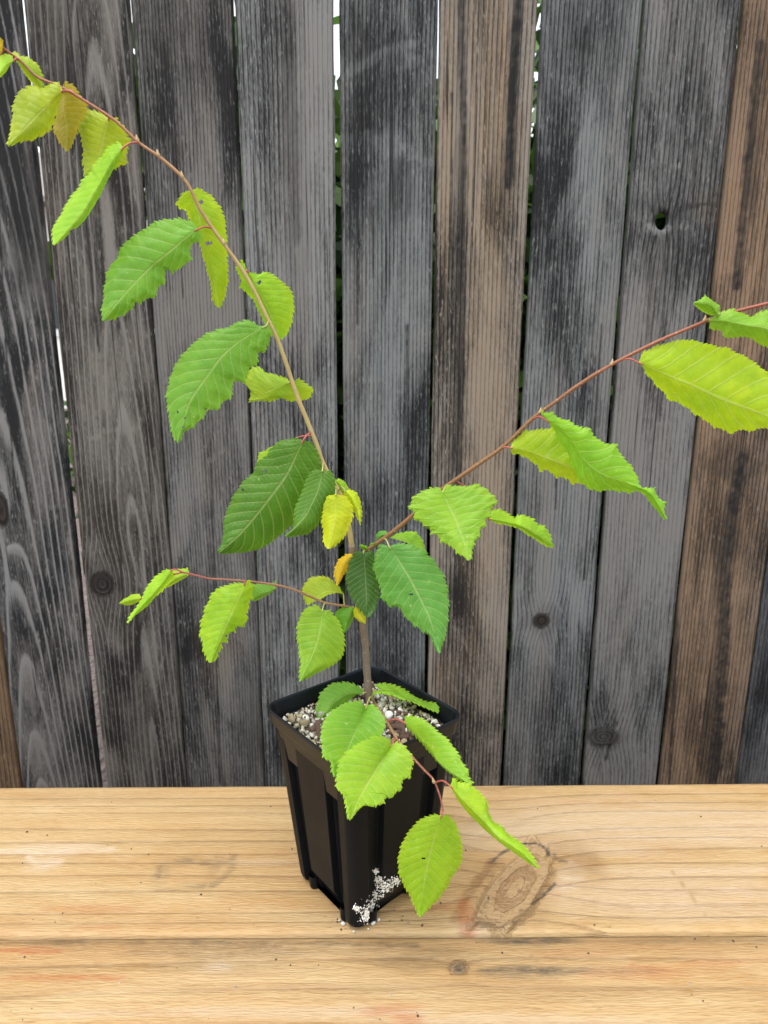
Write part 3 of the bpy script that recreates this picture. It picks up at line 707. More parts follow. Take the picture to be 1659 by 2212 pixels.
tries = 0
while len(placed) < 295 and tries < 9000:
    tries += 1
    x, y = rs.uniform(-.046, .046, 2); r_ = .0018+.0026*rs.rand()**1.6
    if math.hypot(x-MGX, y-MGY) < .02: r_ *= 1.25
    if max(abs(x), abs(y))+r_ > .0478 or math.hypot(x-TRX, y-TRY) < .0052+r_*.6: continue
    if math.hypot(x-MOX, y-MOY) < .0145 and rs.rand() < .97: continue
    if math.hypot(x-BKX, y-BKY) < .014 and rs.rand() < .75: continue
    if math.hypot(x-RKX, y-RKY) < .026 and rs.rand() < .55: continue
    if any(math.hypot(x-a, y-b) < (r_+c)*.70 for a, b, c in placed): continue
    placed.append((x, y, r_))
    o = bpy.data.objects.new('pumice_stone', ROCKS[rs.randint(9)]); COL.objects.link(o); o.parent = mix
    o.location = (x, y, float(soil_h(x, y))+r_*(.25+.45*rs.rand())); o.scale = (r_, r_*(.8+.3*rs.rand()), r_); o.rotation_euler = tuple(rs.rand(3)*6.28)
    t = rs.rand(); g = math.exp(-((x-MGX)**2+(y-MGY)**2)/.0007)
    col = np.array([.80, .77, .68])*(1-.40*rs.rand()**2)
    if t < .2: col = np.array([.50, .40, .24])
    if t > .75: col = np.array([.86, .85, .80])
    col = col*(1-g*.55*rs.rand())+np.array([.30, .30, .09])*g*.55*rs.rand()
    o.color = (*col, 1)
def grains(name, n, rmin, rmax, place, mat, parent, seed, kind=True, sub=1):
    rs = np.random.RandomState(seed); V = []; Fc = []
    bm = bmesh.new(); bmesh.ops.create_icosphere(bm, subdivisions=sub, radius=1); bv = np.array([v.co[:] for v in bm.verts]); bf = [tuple(v.index for v in f.verts) for f in bm.faces]; bm.free()
    i = 0; k = 0
    while i < n and k < n*20:
        k += 1; p = place(rs)
        if p is None: continue
        r_ = rmin+(rmax-rmin)*rs.rand()**2
        A = rs.randn(3, 3); q, _ = np.linalg.qr(A)
        v = (bv*(1+.35*(rs.rand(len(bv), 1)-.5))*np.array([1, .5+.5*rs.rand(), .45+.4*rs.rand()])*r_)@q+p
        b0 = len(V); V += list(v); Fc += [tuple(a+b0 for a in f) for f in bf]; i += 1
    o = link(name, mesh(name, V, Fc, False), mat, parent)
    if kind: o['kind'] = 'stuff'
    return o
def island_mat(name, cols, rough=.9):
    b = NB(name); g = b.n('NewGeometry'); n = len(cols)
    b.base(b.ramp(g.outputs['Random Per Island'], [(i/(n-1), c) for i, c in enumerate(cols)])); b.set(Roughness=rough); return b.m
def pl_soil(rs):
    x, y = rs.uniform(-.047, .047, 2)
    return np.array([x, y, float(soil_h(x, y))+.0006+.0012*rs.rand()])
grains('gravel', 1500, .0006, .0020, pl_soil, island_mat('grit', [(.75, .70, .6), (.08, .05, .032), (.5, .40, .26), (.05, .033, .022), (.06, .04, .028), (.78, .74, .66)]), mix, 3)
# moss tufts
V = []; Fc = []
for i in range(2200):
    q = rs.rand()*6.28; d = .0150*math.sqrt(rs.rand()); x, y = MOX+d*math.cos(q), MOY+d*math.sin(q)*.8
    if max(abs(x), abs(y)) > .0472: continue
    p = np.array([x, y, float(soil_h(x, y))+.0004]); h = .0032+.0048*rs.rand(); t = rs.randn(3)*.6; t[2] = 1; t /= np.linalg.norm(t); s = np.cross(t, rs.randn(3)); s /= np.linalg.norm(s)
    b0 = len(V); V += [p-s*.0006, p+s*.0006, p+t*h*.6+s*.0006, p+t*h, p+t*h*.6-s*.0006]; Fc.append((b0, b0+1, b0+2, b0+3, b0+4))
mo = link('moss', mesh('moss', V, Fc, False), island_mat('moss', [(.13, .15, .02), (.25, .28, .035), (.08, .095, .015), (.34, .34, .06)]), mix); mo['kind'] = 'stuff'
barkm = simple('bark_chip', (.075, .045, .032), .9, .5, 300)
for i in range(30):
    q = rs.rand()*6.28; d = .015*math.sqrt(rs.rand()); x, y = (BKX+d*math.cos(q), BKY+d*math.sin(q)) if i < 18 else rs.uniform(-.04, .04, 2)
    if max(abs(x), abs(y)) > .043: continue
    me = box(-.0055-.002*rs.rand(), .0055, -.0022, .0022, -.0009, .0009, .0006)
    o = link('bark_chip', me, barkm, mix, (x, y, float(soil_h(x, y))+.0026)); o.rotation_euler = (rs.randn()*.3, rs.randn()*.3, rs.rand()*6)

# ------------------------------------------------------------------ crumbs
perl = island_mat('perlite', [(.8, .79, .75), (.55, .50, .42), (.85, .85, .83), (.7, .66, .55)])
PATHP = [(812, 1882, 5), (818, 1900, 8), (826, 1915, 12), (838, 1915, 12), (856, 1903, 8), (815, 1935, 12), (802, 1955, 12), (793, 1970, 10), (788, 1985, 8), (800, 1975, 8), (770, 1962, 6)]
def pl_pot(rs):
    x, y, w = PATHP[rs.randint(len(PATHP))]
    h, n = hit_pot(x+rs.randn()*w*.6, y+rs.randn()*w*.6)
    if h is None: return None
    return np.array(h+n*.0002)
tag(grains('perlite_crumbs', 1100, .00012, .0010, pl_pot, perl, None, 21), 'white perlite crumbs clinging to the lower front of the pot', 'perlite', kind='stuff')
def pl_table(rs):
    if rs.rand() < .35: x, y = rs.normal(760, 26), rs.normal(1992, 10)
    elif rs.rand() < .3: x, y = rs.normal(860, 60), rs.normal(1960, 30)
    else: x, y = rs.uniform(0, 1659), rs.uniform(1720, 2205)
    p = onZ(x, y, 0); p[2] = .0003
    if p[1] > Y_BACK-.004 or abs(p[1]-Y_SEAM) < .002: return None
    if p[1] < Y_SEAM: p[2] = -.0004
    if abs(to_pot(p)[0]) < .037 and abs(to_pot(p)[1]) < .037: return None
    return p
tag(grains('soil_crumbs', 130, .0003, .0012, pl_table, island_mat('crumb', [(.05, .035, .025), (.09, .06, .04), (.04, .03, .02), (.06, .04, .03), (.5, .46, .4)]), None, 33), 'tiny dark and white soil crumbs scattered on the pine planks', 'soil crumbs', kind='stuff')
grn = [(742, 1998, .0022), (764, 2014, .0011), (733, 1990, .0012), (806, 1998, .0026), (818, 1990, .0018), (796, 2008, .0010)]
GL = ['largest white perlite grain left of the pot foot', 'small white perlite grain just in front of the pot foot', 'small white perlite grain beside the larger one left of the pot foot',
      'largest white perlite grain right of the pot foot', 'medium white perlite grain right of the pot foot', 'smallest white perlite grain right of the pot foot']
for (x, y, r_), gl in zip(grn, GL):
    p = onZ(x, y, 0)
    o = bpy.data.objects.new('perlite_grain', ROCKS[rs.randint(9)]); COL.objects.link(o); o.location = (p[0], p[1], r_*.6); o.scale = (r_, r_*.8, r_); o.color = (.85, .84, .8, 1)
    tag(o, gl, 'perlite', 'perlite grains at the pot foot')

# ------------------------------------------------------------------ sapling
def stem_mat(name, c1, c2, c3):
    b = NB(name); n = b.noise(b.coords(), 130, 4); a = b.attr('along')
    c = b.mix(b.ramp(a, [(.42, 0), (.8, 1)]), c1, c2); c = b.mix(b.math('MULTIPLY', n, .7, True), c, c3)
    sp = b.ramp(b.noise(b.coords(), 800, 2), [(.64, 0), (.70, .7)])
    c = b.mix(sp, c, (.5, .38, .24)); b.base(c); b.set(Roughness=.55); b.bump(n, .5, .0008); return b.m
def leaf_mat():
    b = NB('leaf'); oi = b.n('ObjectInfo')
    q = b.attr('vein'); w = b.attr('across')
    fr = b.math('FRACT', q)
    dist = b.math('ABSOLUTE', b.math('SUBTRACT', fr, .5))                 # .5 on the vein
    vn = b.ramp(dist, [(.41, 0), (.475, 1)])
    mid = b.ramp(b.math('ABSOLUTE', w), [(.016, 1), (.045, 0)])
    lines = b.math('MAXIMUM', b.math('MULTIPLY', vn, .72), mid)
    n = b.noise(b.coords(), 42, 5, .65); n2 = b.noise(b.coords(), 420, 3, .6)
    base = oi.outputs['Color']
    c = b.mix(b.ramp(n, [(.35, 0), (.68, .9)]), base, b.mix(1.0, base, (.55, .72, .6), 'MULTIPLY'))
    rimw = b.ramp(b.math('ABSOLUTE', w), [(.72, 0), (1, .4)])
    c = b.mix(rimw, c, b.mix(1.0, base, (1.4, 1.2, .8), 'MULTIPLY'))
    c = b.mix(b.math('MULTIPLY', n2, .3), c, b.mix(1.0, base, (1.35, 1.2, 1.1), 'MULTIPLY'))
    c = b.mix(b.math('MULTIPLY', lines, .66), c, b.mix(.45, base, (.62, .66, .30)))
    cell = b.n('TexVoronoi', feature='DISTANCE_TO_EDGE'); b.t.links.new(b.coords(), cell.inputs['Vector']); cell.inputs['Scale'].default_value = 520
    net = b.ramp(cell.outputs['Distance'], [(.0, .18), (.10, 0)])
    c = b.mix(net, c, b.mix(.4, base, (.60, .66, .28)))
    patch = b.ramp(b.noise(b.coords((1, 1, 1), (3, 5, 7)), 38, 5, .7), [(.54, 0), (.72, .5)])
    c = b.mix(patch, c, b.mix(1.0, base, (1.45, 1.12, .8), 'MULTIPLY'))
    spk = b.ramp(b.noise(b.coords(), 190, 2, .4), [(.735, 0), (.76, .45)])
    c = b.mix(spk, c, (.55, .60, .24))
    b.base(c); b.set(Roughness=b.math('ADD', .27, b.math('MULTIPLY', n, .2))); b.bsdf.inputs['Specular IOR Level'].default_value = .30
    b.bump(b.math('ADD', n2, b.math('MULTIPLY', lines, -1.2)), .35, .0006)
    tr = b.n('BsdfTranslucent'); b.put(tr.inputs[0], b.mix(1.0, c, (1.25, 1.15, .55), 'MULTIPLY'))
    mx = b.n('MixShader'); mx.inputs[0].default_value = .5
    b.t.links.new(b.bsdf.outputs[0], mx.inputs[1]); b.t.links.new(tr.outputs[0], mx.inputs[2]); b.t.links.new(mx.outputs[0], b.out.inputs[0])
    return b.m
LEAF = leaf_mat()
sap = empty('hornbeam_sapling', tuple(onZ(797, 1515, SOIL)))
tag(sap, 'young sapling with serrated lime green leaves growing in the black pot', 'sapling')
SO = np.array(sap.location)
YS = float(SO[1])
def branch(name, pts, r0, r1, mat, sides=10, label=None):
    """pts: (px, py, world Y)"""
    P = catmull([onY(x, y, Y) for x, y, Y in pts], 7)
    t = np.linspace(0, 1, len(P)); rad = r0+(r1-r0)*t**.8
    rad = rad*(1+.05*np.sin(t*60)+.16*np.clip(np.sin(t*44+1), .8, 1)-.13)
    V, Fc = tube(P-SO, rad, sides, .08, len(pts)); me = mesh(name, V, Fc)
    attr(me, 'along', np.repeat(t, sides)); o = link(name, me, mat, sap)
    if label: o['label'] = label
    return P, rad
M_TR = stem_mat('trunk_bark', (.20, .155, .115), (.24, .17, .10), (.11, .08, .06))
M_ST = stem_mat('stem_bark', (.44, .37, .15), (.28, .06, .035), (.30, .19, .08))
M_RB = stem_mat('branch_bark', (.20, .105, .035), (.30, .07, .042), (.15, .06, .025))
M_RT = stem_mat('twig_bark', (.25, .15, .06), (.34, .10, .08), (.17, .06, .05))
B_tr = branch('trunk', [(799, 1530, YS), (795, 1480, YS), (791, 1430, YS), (789, 1390, YS), (784, 1350, YS-.001), (780, 1290, YS-.001), (769, 1230, YS-.001), (759, 1175, YS-.002)], .0034, .0024, M_TR, 12)
mp_ = [(760, 1180), (752, 1130), (735, 1070), (700, 1006), (682, 955), (662, 905), (640, 850), (620, 790), (600, 735), (574, 680), (546, 622), (516, 572), (490, 536), (455, 487), (430, 448), (402, 393), (352, 345), (300, 308), (250, 262), (190, 222), (130, 187), (82, 167), (45, 132), (10, 106), (-25, 80)]
mp_ = [(x, y, YS-.002-.055*(i/24)**1.3) for i, (x, y) in enumerate(mp_)]
B_m = branch('stem', mp_, .0020, .0006, M_ST, label='long arching stem turning red towards its tip')
rp = [(764, 1212), (800, 1184), (850, 1148), (888, 1116), (930, 1076), (976, 1042), (1030, 1005), (1090, 962), (1150, 905), (1200, 868), (1260, 825), (1330, 783), (1420, 738), (1500, 704), (1540, 688), (1600, 670), (1660, 655), (1730, 638), (1790, 622)]
rp = [(x, y, YS-.003-.075*(i/18)**1.2) for i, (x, y) in enumerate(rp)]
B_r = branch('branch', rp, .0019, .00085, M_RB, label='red brown branch rising to the right')
lp = [(783, 1318), (750, 1310), (702, 1302), (665, 1286), (620, 1269), (560, 1258), (490, 1252), (455, 1250), (432, 1245), (408, 1239), (394, 1236)]
lp = [(x, y, YS-.002-.035*(i/10)) for i, (x, y) in enumerate(lp)]
B_l = branch('twig', lp, .0011, .0006, M_RT, 8, 'thin reddish twig reaching left over the pot')
fp = [(799, 1502, YS), (812, 1522, .515), (828, 1547, .478), (845, 1575, .458), (860, 1600, .444), (892, 1637, .436), (915, 1662, .434), (937, 1686, .432), (951, 1722, .430), (957, 1752, .428)]
B_f = branch('twig', fp, .0012, .0006, M_RT, 8, 'low reddish twig hanging over the pot rim')
ALLB = np.concatenate([B_tr[0], B_m[0], B_r[0], B_l[0], B_f[0]])
def toPix(P):
    d = np.asarray(P)-CAM; z = d@_fwd
    return np.stack([W/2+F_PX*(d@_rt)/z, HT/2-F_PX*(d@_up)/z], -1)
ALLPX = toPix(ALLB)
def poly_resample(P, n, smooth=0):
    P = np.asarray(P, float); d = np.r_[0, np.cumsum(np.linalg.norm(np.diff(P, axis=0), axis=1))]
    t = np.linspace(0, d[-1], n)
    Q = np.stack([np.interp(t, d, P[:, k]) for k in range(P.shape[1])], 1)
    for _ in range(smooth):
        Q[1:-1] = .25*Q[:-2]+.5*Q[1:-1]+.25*Q[2:]
    return Q, d[-1]
def leaf(c, mid, left, right, dY=0.0, tip=-.02, el=.006, er=.006, col='green', pet=None, nv=11, holes=(), label=None, bulge=.11, teeth=1.0, Yb=None, petc=None, pleat=.75, scal=(0, 0)):
    mid = cp(c, mid); left = cp(c, left); right = cp(c, right)
    seed = int(mid[0][0]*7+mid[0][1]*13) % 9973; rs = np.random.RandomState(seed)
    b = np.array(mid[0])
    if pet is not None: pp = np.array(cp(c, [pet])[0])
    else: pp = b
    k = int(np.argmin(((ALLPX-pp)**2).sum(1))); anchor = ALLB[k]
    Y0 = (anchor[1] if Yb is None else Yb)+dY
    ns = 200; nw = 9
    Mp, _ = poly_resample(np.array(catmull(mid, 8)), ns)
    s = np.linspace(0, 1, ns)
    Ym = Y0+tip*s**1.15
    sides = []
    for E, e, sc in ((left, el, scal[0]), (right, er, scal[1])):
        E = [mid[0]]+list(E)+[mid[-1]]
        if sc:
            E2 = [E[0]]
            for p0, p1 in zip(E[:-1], E[1:]):
                p0, p1 = np.array(p0), np.array(p1); seg = np.linalg.norm(p1-p0); mm = p0*.38+p1*.62
                kk = np.argmin(((Mp-mm)**2).sum(1)); inn = Mp[kk]-mm; dn = np.linalg.norm(inn)
                if dn > 6: E2.append(tuple(mm+inn/dn*seg*sc))
                E2.append(tuple(p1))
            E = E2
        Ep, L = poly_resample(E, ns, 1)
        out = Ep-Mp; ln = np.linalg.norm(out, axis=1)[:, None]; out = out/np.maximum(ln, 1e-6)
        tg = np.gradient(Ep, axis=0); tg /= np.maximum(np.linalg.norm(tg, axis=1)[:, None], 1e-6)
        nt_ = max(10, int(L/10.5)); ph = s*nt_+rs.rand()
        saw = (ph % 1); big = ((ph/3.0) % 1)
        tooth = (np.where(saw < .75, saw/.75, (1-saw)/.25)*6.2+np.where(big < .8, big/.8, (1-big)/.2)*2.6-2.5)*teeth
        env = np.clip(s/.05, 0, 1)*np.clip((1-s)/.02, 0, 1)
        nrm = np.stack([tg[:, 1], -tg[:, 0]], 1); sg = np.sign((nrm*out).sum(1))[:, None]; sg[sg == 0] = 1
        Et = Ep+(nrm*sg*.75+tg*.9)*(tooth*env)[:, None]*min(1, L/200)
        Ye = Ym+e*np.sin(np.pi*np.clip(s, 0, 1))**.6
        sides.append((Ep, Ye, Et))
    M3 = np.array([onY(x, y, Y) for (x, y), Y in zip(Mp, Ym)])
    L3, R3 = [np.array([onY(x, y, Y) for (x, y), Y in zip(a, b_)]) for a, b_, _ in sides]
    LT, RT = [np.array([onY(x, y, Y) for (x, y), Y in zip(t_, b_)])-q_ for (a, b_, t_), q_ in zip(sides, (L3, R3))]
    length = np.linalg.norm(np.diff(M3, axis=0), axis=1).sum()
    wk = np.r_[np.linspace(0, .93, nw), 1]; ws = np.r_[-wk[:0:-1], 0, wk[1:]]
    Sg, Wg = np.meshgrid(s, ws, indexing='ij'); aw = np.abs(Wg)
    E3 = np.where((Wg < 0)[..., None], L3[:, None, :], R3[:, None, :])
    P = M3[:, None, :]*(1-aw[..., None])+E3*aw[..., None]
    gs = np.gradient(P, axis=0); gw = np.gradient(P, axis=1); N = np.cross(gs, gw); N /= np.maximum(np.linalg.norm(N, axis=2)[..., None], 1e-9)
    view = P-CAM
    fl = np.where((N*view).sum(2) > 0, -1.0, 1.0)[..., None]; N = N*fl         # towards the viewer's side
    wid = np.linalg.norm(E3-M3[:, None, :], axis=2)
    q = (Sg-.27*aw*(1-.45*Sg))*nv
    tri = np.abs((q % 1)-.5)*2                                  # 1 on the vein, 0 between
    amp = min(.0011, length*.0105)*pleat
    P = P+N*((bulge*wid*aw*(1-aw)*2.2)+amp*(.5-tri)*np.sqrt(np.clip(aw*(1-aw)*4, 0, 1))*np.clip(wid/.006, 0, 1)
             + .0042*(fbm(Sg*3.2+seed, Wg*1.3+seed*.3, 2)-.5)*np.clip(Sg/.15, 0, 1)*np.clip(length/.06, .2, 1))[..., None]
    P[:, 0] += LT; P[:, -1] += RT
    nn = 2*nw+1
    idx = np.arange(ns*nn).reshape(ns, nn)
    fc = np.stack([idx[:-1, :-1], idx[1:, :-1], idx[1:, 1:], idx[:-1, 1:]], -1).reshape(-1, 4)
    V = P.reshape(-1, 3)
    if holes:
        pc = toPix(V[fc].mean(1)); ok = np.ones(len(fc), bool)
        for (hx, hy, hr) in holes:
            h0 = np.array(cp(c, [(hx, hy)])[0]); hr = hr/CROPS[c][2]*1659/2500
            ok &= np.linalg.norm(pc-h0, axis=1) > hr
        fc = fc[ok]
    me = mesh('leaf', V-SO, fc)
    attr(me, 'vein', (q+.5*0).ravel()+.0); attr(me, 'across', Wg.ravel())
    o = link('leaf', me, LEAF, sap)
    cc = np.array(LC[col])*(1+.10*(rs.rand(3)-.5)); o.color = (*cc, 1)
    if label: o['label'] = label
    # petiole
    st = anchor; en = M3[0]; dlen = np.linalg.norm(en-st)
    if dlen > .0012:
        mid_ = (st+en)/2+np.array([0, 0, .12*dlen])
        Pt = catmull([st, mid_, en, M3[6]], 5)
        v, f = tube(Pt-SO, np.linspace(.00065, .0005, len(Pt)), 7); link('petiole', mesh('petiole', v, f), PETR if (petc or col) in ('bronze', 'lime', 'limey', 'olive', 'glow') else PETG, o)
    return o
PETR = simple('petiole_red', (.34, .09, .065), .45, .3, 300); PETG = simple('petiole_green', (.30, .30, .09), .45, .3, 300)
LC = dict(green=(.180, .435, .038), dark=(.090, .240, .016), deep=(.062, .180, .034), blue=(.125, .36, .060), bright=(.255, .515, .026), lime=(.355, .59, .026),
          limey=(.365, .60, .024), glow=(.43, .66, .018), olive=(.41, .53, .020), bronze=(.42, .36, .035), yellow=(.74, .70, .03), orange=(.80, .62, .02), gold=(.56, .66, .012))
# --- upper stem leaves
leaf(1, [(8, 165), (8, 110), (-4, 40)], [(-40, 120), (-45, 70)], [(22, 110), (18, 65)], col='bronze', tip=-.01, label='bronze young leaf at the stem tip')
leaf(1, [(95, 200), (50, 230), (-15, 305)], [(80, 168), (40, 160), (0, 178), (-40, 230)], [(72, 230), (40, 275), (5, 315)], col='lime', tip=-.015, dY=-.004, pet=(110, 200))
leaf(1, [(105, 190), (180, 240), (240, 310), (288, 390)], [(78, 150), (110, 140), (140, 170), (190, 175), (240, 215), (270, 250), (290, 300), (296, 365)], [(125, 225), (165, 290), (205, 345), (262, 384)], col='olive', dY=.006, tip=.005, er=.012)
leaf(1, [(425, 408), (435, 530), (450, 640), (455, 812)], [(408, 440), (395, 500), (380, 570), (368, 620), (362, 680), (390, 720), (410, 760), (440, 792)], [(440, 350), (490, 365), (535, 430), (590, 515), (565, 570), (525, 640), (515, 690), (480, 760)], col='bronze', dY=.008, tip=.004, el=.010, er=-.002, pet=(500, 425), label='bronze tinted leaf hanging behind another')
leaf(1, [(425, 405), (310, 515), (190, 640), (55, 778)], [(390, 350), (340, 355), (280, 390), (240, 370), (195, 375), (140, 400), (100, 450), (80, 510), (85, 580), (75, 640), (75, 700), (60, 750)],
     [(415, 430), (405, 500), (395, 550), (380, 610), (350, 650), (345, 680), (310, 690), (290, 710), (255, 720), (230, 740), (150, 750), (100, 765)], col='olive', scal=(.1, .14), dY=-.004, tip=-.022, pet=(500, 425), nv=11)
leaf(1, [(735, 595), (705, 700), (680, 800), (640, 910), (575, 985)], [(690, 560), (640, 540), (590, 535), (550, 560), (510, 600), (520, 660), (545, 740), (560, 830), (555, 880), (565, 945)],
     [(780, 590), (830, 640), (885, 740), (860, 800), (858, 900), (800, 910), (780, 935), (740, 945), (680, 965)], col='olive', scal=(.14, .14), dY=.006, tip=.002, el=.008, er=.004, pet=(738, 570))
leaf(1, [(832, 790), (760, 890), (700, 1000), (640, 1100), (560, 1240), (480, 1340), (368, 1450)], [(800, 750), (720, 780), (680, 840), (612, 905), (610, 940), (550, 1000), (530, 1050), (470, 1120), (430, 1190), (400, 1260), (365, 1330), (360, 1400)],
     [(800, 850), (735, 960), (670, 1075), (605, 1190), (515, 1302), (450, 1372), (400, 1432)], col='lime', dY=-.006, tip=-.024, el=.010, er=.026, pet=(935, 765), nv=13)
leaf(1, [(1290, 1075), (1330, 1200), (1380, 1400), (1430, 1600), (1480, 1870)], [(1240, 1100), (1200, 1160), (1215, 1190), (1260, 1210), (1280, 1280), (1330, 1380), (1355, 1450), (1400, 1580), (1440, 1720), (1445, 1810)],
     [(1340, 1065), (1420, 1110), (1480, 1190), (1510, 1260), (1525, 1400), (1530, 1550), (1535, 1680), (1520, 1780), (1500, 1830)], col='glow', dY=.006, tip=.012, el=.012, er=.010, pet=(1235, 1020), holes=[(1360, 1155, 14), (1410, 1435, 16)])
leaf(1, [(1335, 1340), (1290, 1370), (1150, 1490), (1000, 1615), (850, 1770), (700, 1965)],
     [(1300, 1290), (1215, 1265), (1120, 1275), (1050, 1290), (970, 1345), (900, 1385), (850, 1430), (810, 1470), (800, 1520), (760, 1570), (715, 1640), (725, 1680), (705, 1730), (705, 1810), (690, 1890)],
     [(1360, 1380), (1350, 1420), (1300, 1430), (1280, 1460), (1290, 1545), (1230, 1590), (1165, 1640), (1145, 1605), (1120, 1610), (1110, 1700), (1065, 1730), (1045, 1800), (985, 1800), (950, 1840), (910, 1825), (900, 1870), (840, 1915), (780, 1945)],
     col='green', nv=10, scal=(.08, .10), dY=-.006, tip=-.028, pet=(1420, 1340), holes=[(872, 1597, 6)], petc='lime')
leaf(2, [(1050, 172), (1120, 300), (1190, 430), (1270, 640)], [(1005, 105), (965, 140), (995, 200), (1010, 240), (1000, 280), (1040, 310), (1090, 360), (1150, 480), (1215, 590)],
     [(1080, 185), (1130, 200), (1165, 180), (1230, 210), (1270, 250), (1330, 290), (1360, 350), (1365, 430), (1350, 510), (1320, 590)], col='limey', dY=.006, tip=.010, el=.008, er=.012, holes=[(1128, 248, 12)], pet=(1030, 190))
leaf(2, [(1175, 540), (1000, 640), (880, 740), (800, 850), (720, 960), (650, 1080), (575, 1335)],
     [(1120, 548), (1090, 520), (1040, 505), (980, 520), (930, 550), (850, 565), (780, 590), (720, 630), (660, 680), (600, 740), (560, 800), (525, 880), (510, 950), (495, 1010), (505, 1100), (515, 1150), (525, 1240), (545, 1290)],
     [(1190, 535), (1215, 590), (1190, 650), (1170, 715), (1120, 715), (1120, 770), (1105, 810), (1060, 820), (1050, 880), (1030, 920), (985, 905), (950, 915), (945, 1000), (935, 1025), (880, 1050), (855, 1100), (770, 1110), (755, 1160), (700, 1190), (690, 1220), (610, 1245), (595, 1300)],
     col='green', scal=(.06, .10), dY=-.006, tip=-.030, holes=[(582, 1122, 9), (768, 1105, 8), (626, 1162, 7), (615, 1226, 8)], label='large green leaf with insect bitten edge')
leaf(2, [(1340, 925), (1230, 965), (1130, 1010), (1055, 1050)], [(1320, 900), (1230, 870), (1170, 865), (1130, 825), (1080, 825), (1045, 870), (1035, 930), (1075, 965)],
     [(1400, 905), (1460, 945), (1490, 965), (1470, 1025), (1400, 1040), (1360, 1045), (1270, 1020), (1210, 1050), (1150, 1040)], col='limey', dY=.008, tip=.016, el=.016, er=-.004, nv=13)
leaf(2, [(1300, 1355), (1200, 1400), (1115, 1470)], [(1250, 1335), (1180, 1375), (1130, 1395), (1118, 1440)], [(1290, 1420), (1220, 1470), (1160, 1480)], col='limey', dY=.004, tip=.004, pet=(1440, 1290))
leaf(2, [(1425, 1312), (1370, 1430), (1310, 1550), (1215, 1680), (1140, 1780), (1040, 1900), (960, 1980), (850, 2070)],
     [(1370, 1300), (1270, 1320), (1210, 1370), (1195, 1410), (1105, 1480), (1100, 1530), (1030, 1590), (1000, 1640), (955, 1700), (920, 1780), (895, 1840), (890, 1920), (885, 1990)],
     [(1470, 1325), (1510, 1370), (1540, 1450), (1545, 1550), (1500, 1700), (1440, 1780), (1370, 1870), (1300, 1930), (1220, 1990), (1150, 2035), (1050, 2060), (950, 2068)],
     col='dark', pleat=1.2, dY=-.006, tip=-.030, el=.008, er=.012, pet=(1462, 1255), holes=[(1165, 1520, 9), (1020, 1648, 8)], nv=12, label='large dark green glossy leaf', petc='lime')
leaf(3, [(1290, 55), (1265, 170), (1220, 270), (1180, 340), (1068, 455)], [(1240, 60), (1200, 100), (1180, 160), (1160, 220), (1130, 270), (1125, 340), (1115, 400), (1085, 440)],
     [(1340, 65), (1365, 110), (1360, 190), (1320, 260), (1290, 330), (1260, 390), (1210, 435), (1130, 452)], col='dark', pleat=1, dY=-.024, tip=-.024, nv=14, pet=(1295, 20))
leaf(3, [(1425, 205), (1400, 150), (1365, 118)], [(1446, 165), (1420, 125), (1390, 108)], [(1372, 195), (1362, 150)], col='lime', dY=.004, tip=0, nv=7)
leaf(3, [(1370, 200), (1368, 300), (1355, 400), (1325, 528)], [(1320, 215), (1295, 260), (1300, 300), (1285, 360), (1295, 420), (1300, 490)], [(1430, 215), (1465, 270), (1475, 330), (1440, 420), (1400, 480), (1360, 515)],
     col='gold', dY=-.032, tip=-.016, nv=12, pet=(1370, 160), label='yellow green leaf beside the stem')
leaf(3, [(1425, 180), (1470, 230), (1505, 310), (1517, 385)], [(1420, 205), (1460, 260), (1490, 320), (1508, 370)], [(1450, 172), (1495, 190), (1515, 240), (1528, 320), (1525, 360)], col='gold', dY=-.022, tip=-.008, nv=9, pet=(1400, 160))
# --- left twig leaves
leaf(3, [(205, 825), (140, 835), (70, 857)], [(190, 798), (140, 805), (100, 830)], [(200, 842), (150, 862), (100, 864)], col='lime', dY=.006, tip=.004, nv=8, pet=(350, 690))
leaf(3, [(490, 685), (430, 700), (345, 757)], [(480, 645), (430, 650), (395, 655), (360, 700)], [(440, 715), (390, 742), (360, 762)], col='lime', dY=.004, tip=.004, nv=8, er=.008)
leaf(3, [(385, 655), (330, 740), (250, 830), (190, 890), (122, 975)], [(350, 655), (290, 690), (240, 745), (210, 800), (190, 850), (150, 920)], [(397, 685), (355, 740), (322, 780), (270, 822), (220, 870), (160, 928)], col='lime', dY=-.003, tip=-.014, el=.006, er=.016, nv=12)
leaf(3, [(1010, 765), (940, 795), (868, 838)], [(1010, 720), (985, 735), (930, 735), (875, 745), (862, 800)], [(965, 800), (900, 835)], col='green', dY=.004, tip=.008, el=.008, er=.002, nv=9)
leaf(3, [(825, 735), (785, 830), (740, 920), (690, 1040), (660, 1110), (625, 1210)], [(750, 735), (660, 765), (625, 800), (585, 880), (560, 960), (550, 1040), (570, 1080), (580, 1130), (605, 1190)],
     [(845, 718), (880, 750), (870, 820), (850, 870), (845, 950), (820, 995), (780, 985), (770, 1025), (735, 1035), (720, 1085), (690, 1085), (685, 1120), (660, 1180)], col='limey', scal=(.06, .12), dY=-.004, tip=-.022, el=.006, er=.010, holes=[(712, 1050, 8)], nv=12)
leaf(3, [(1415, 800), (1340, 780), (1260, 815), (1205, 868)], [(1380, 745), (1330, 705), (1280, 692), (1220, 705), (1180, 745), (1170, 790), (1190, 840)], [(1370, 790), (1310, 805), (1250, 838), (1215, 866)], col='olive', dY=.004, tip=-.004, el=.014, er=-.006, nv=12, pet=(1420, 862), petc='green')
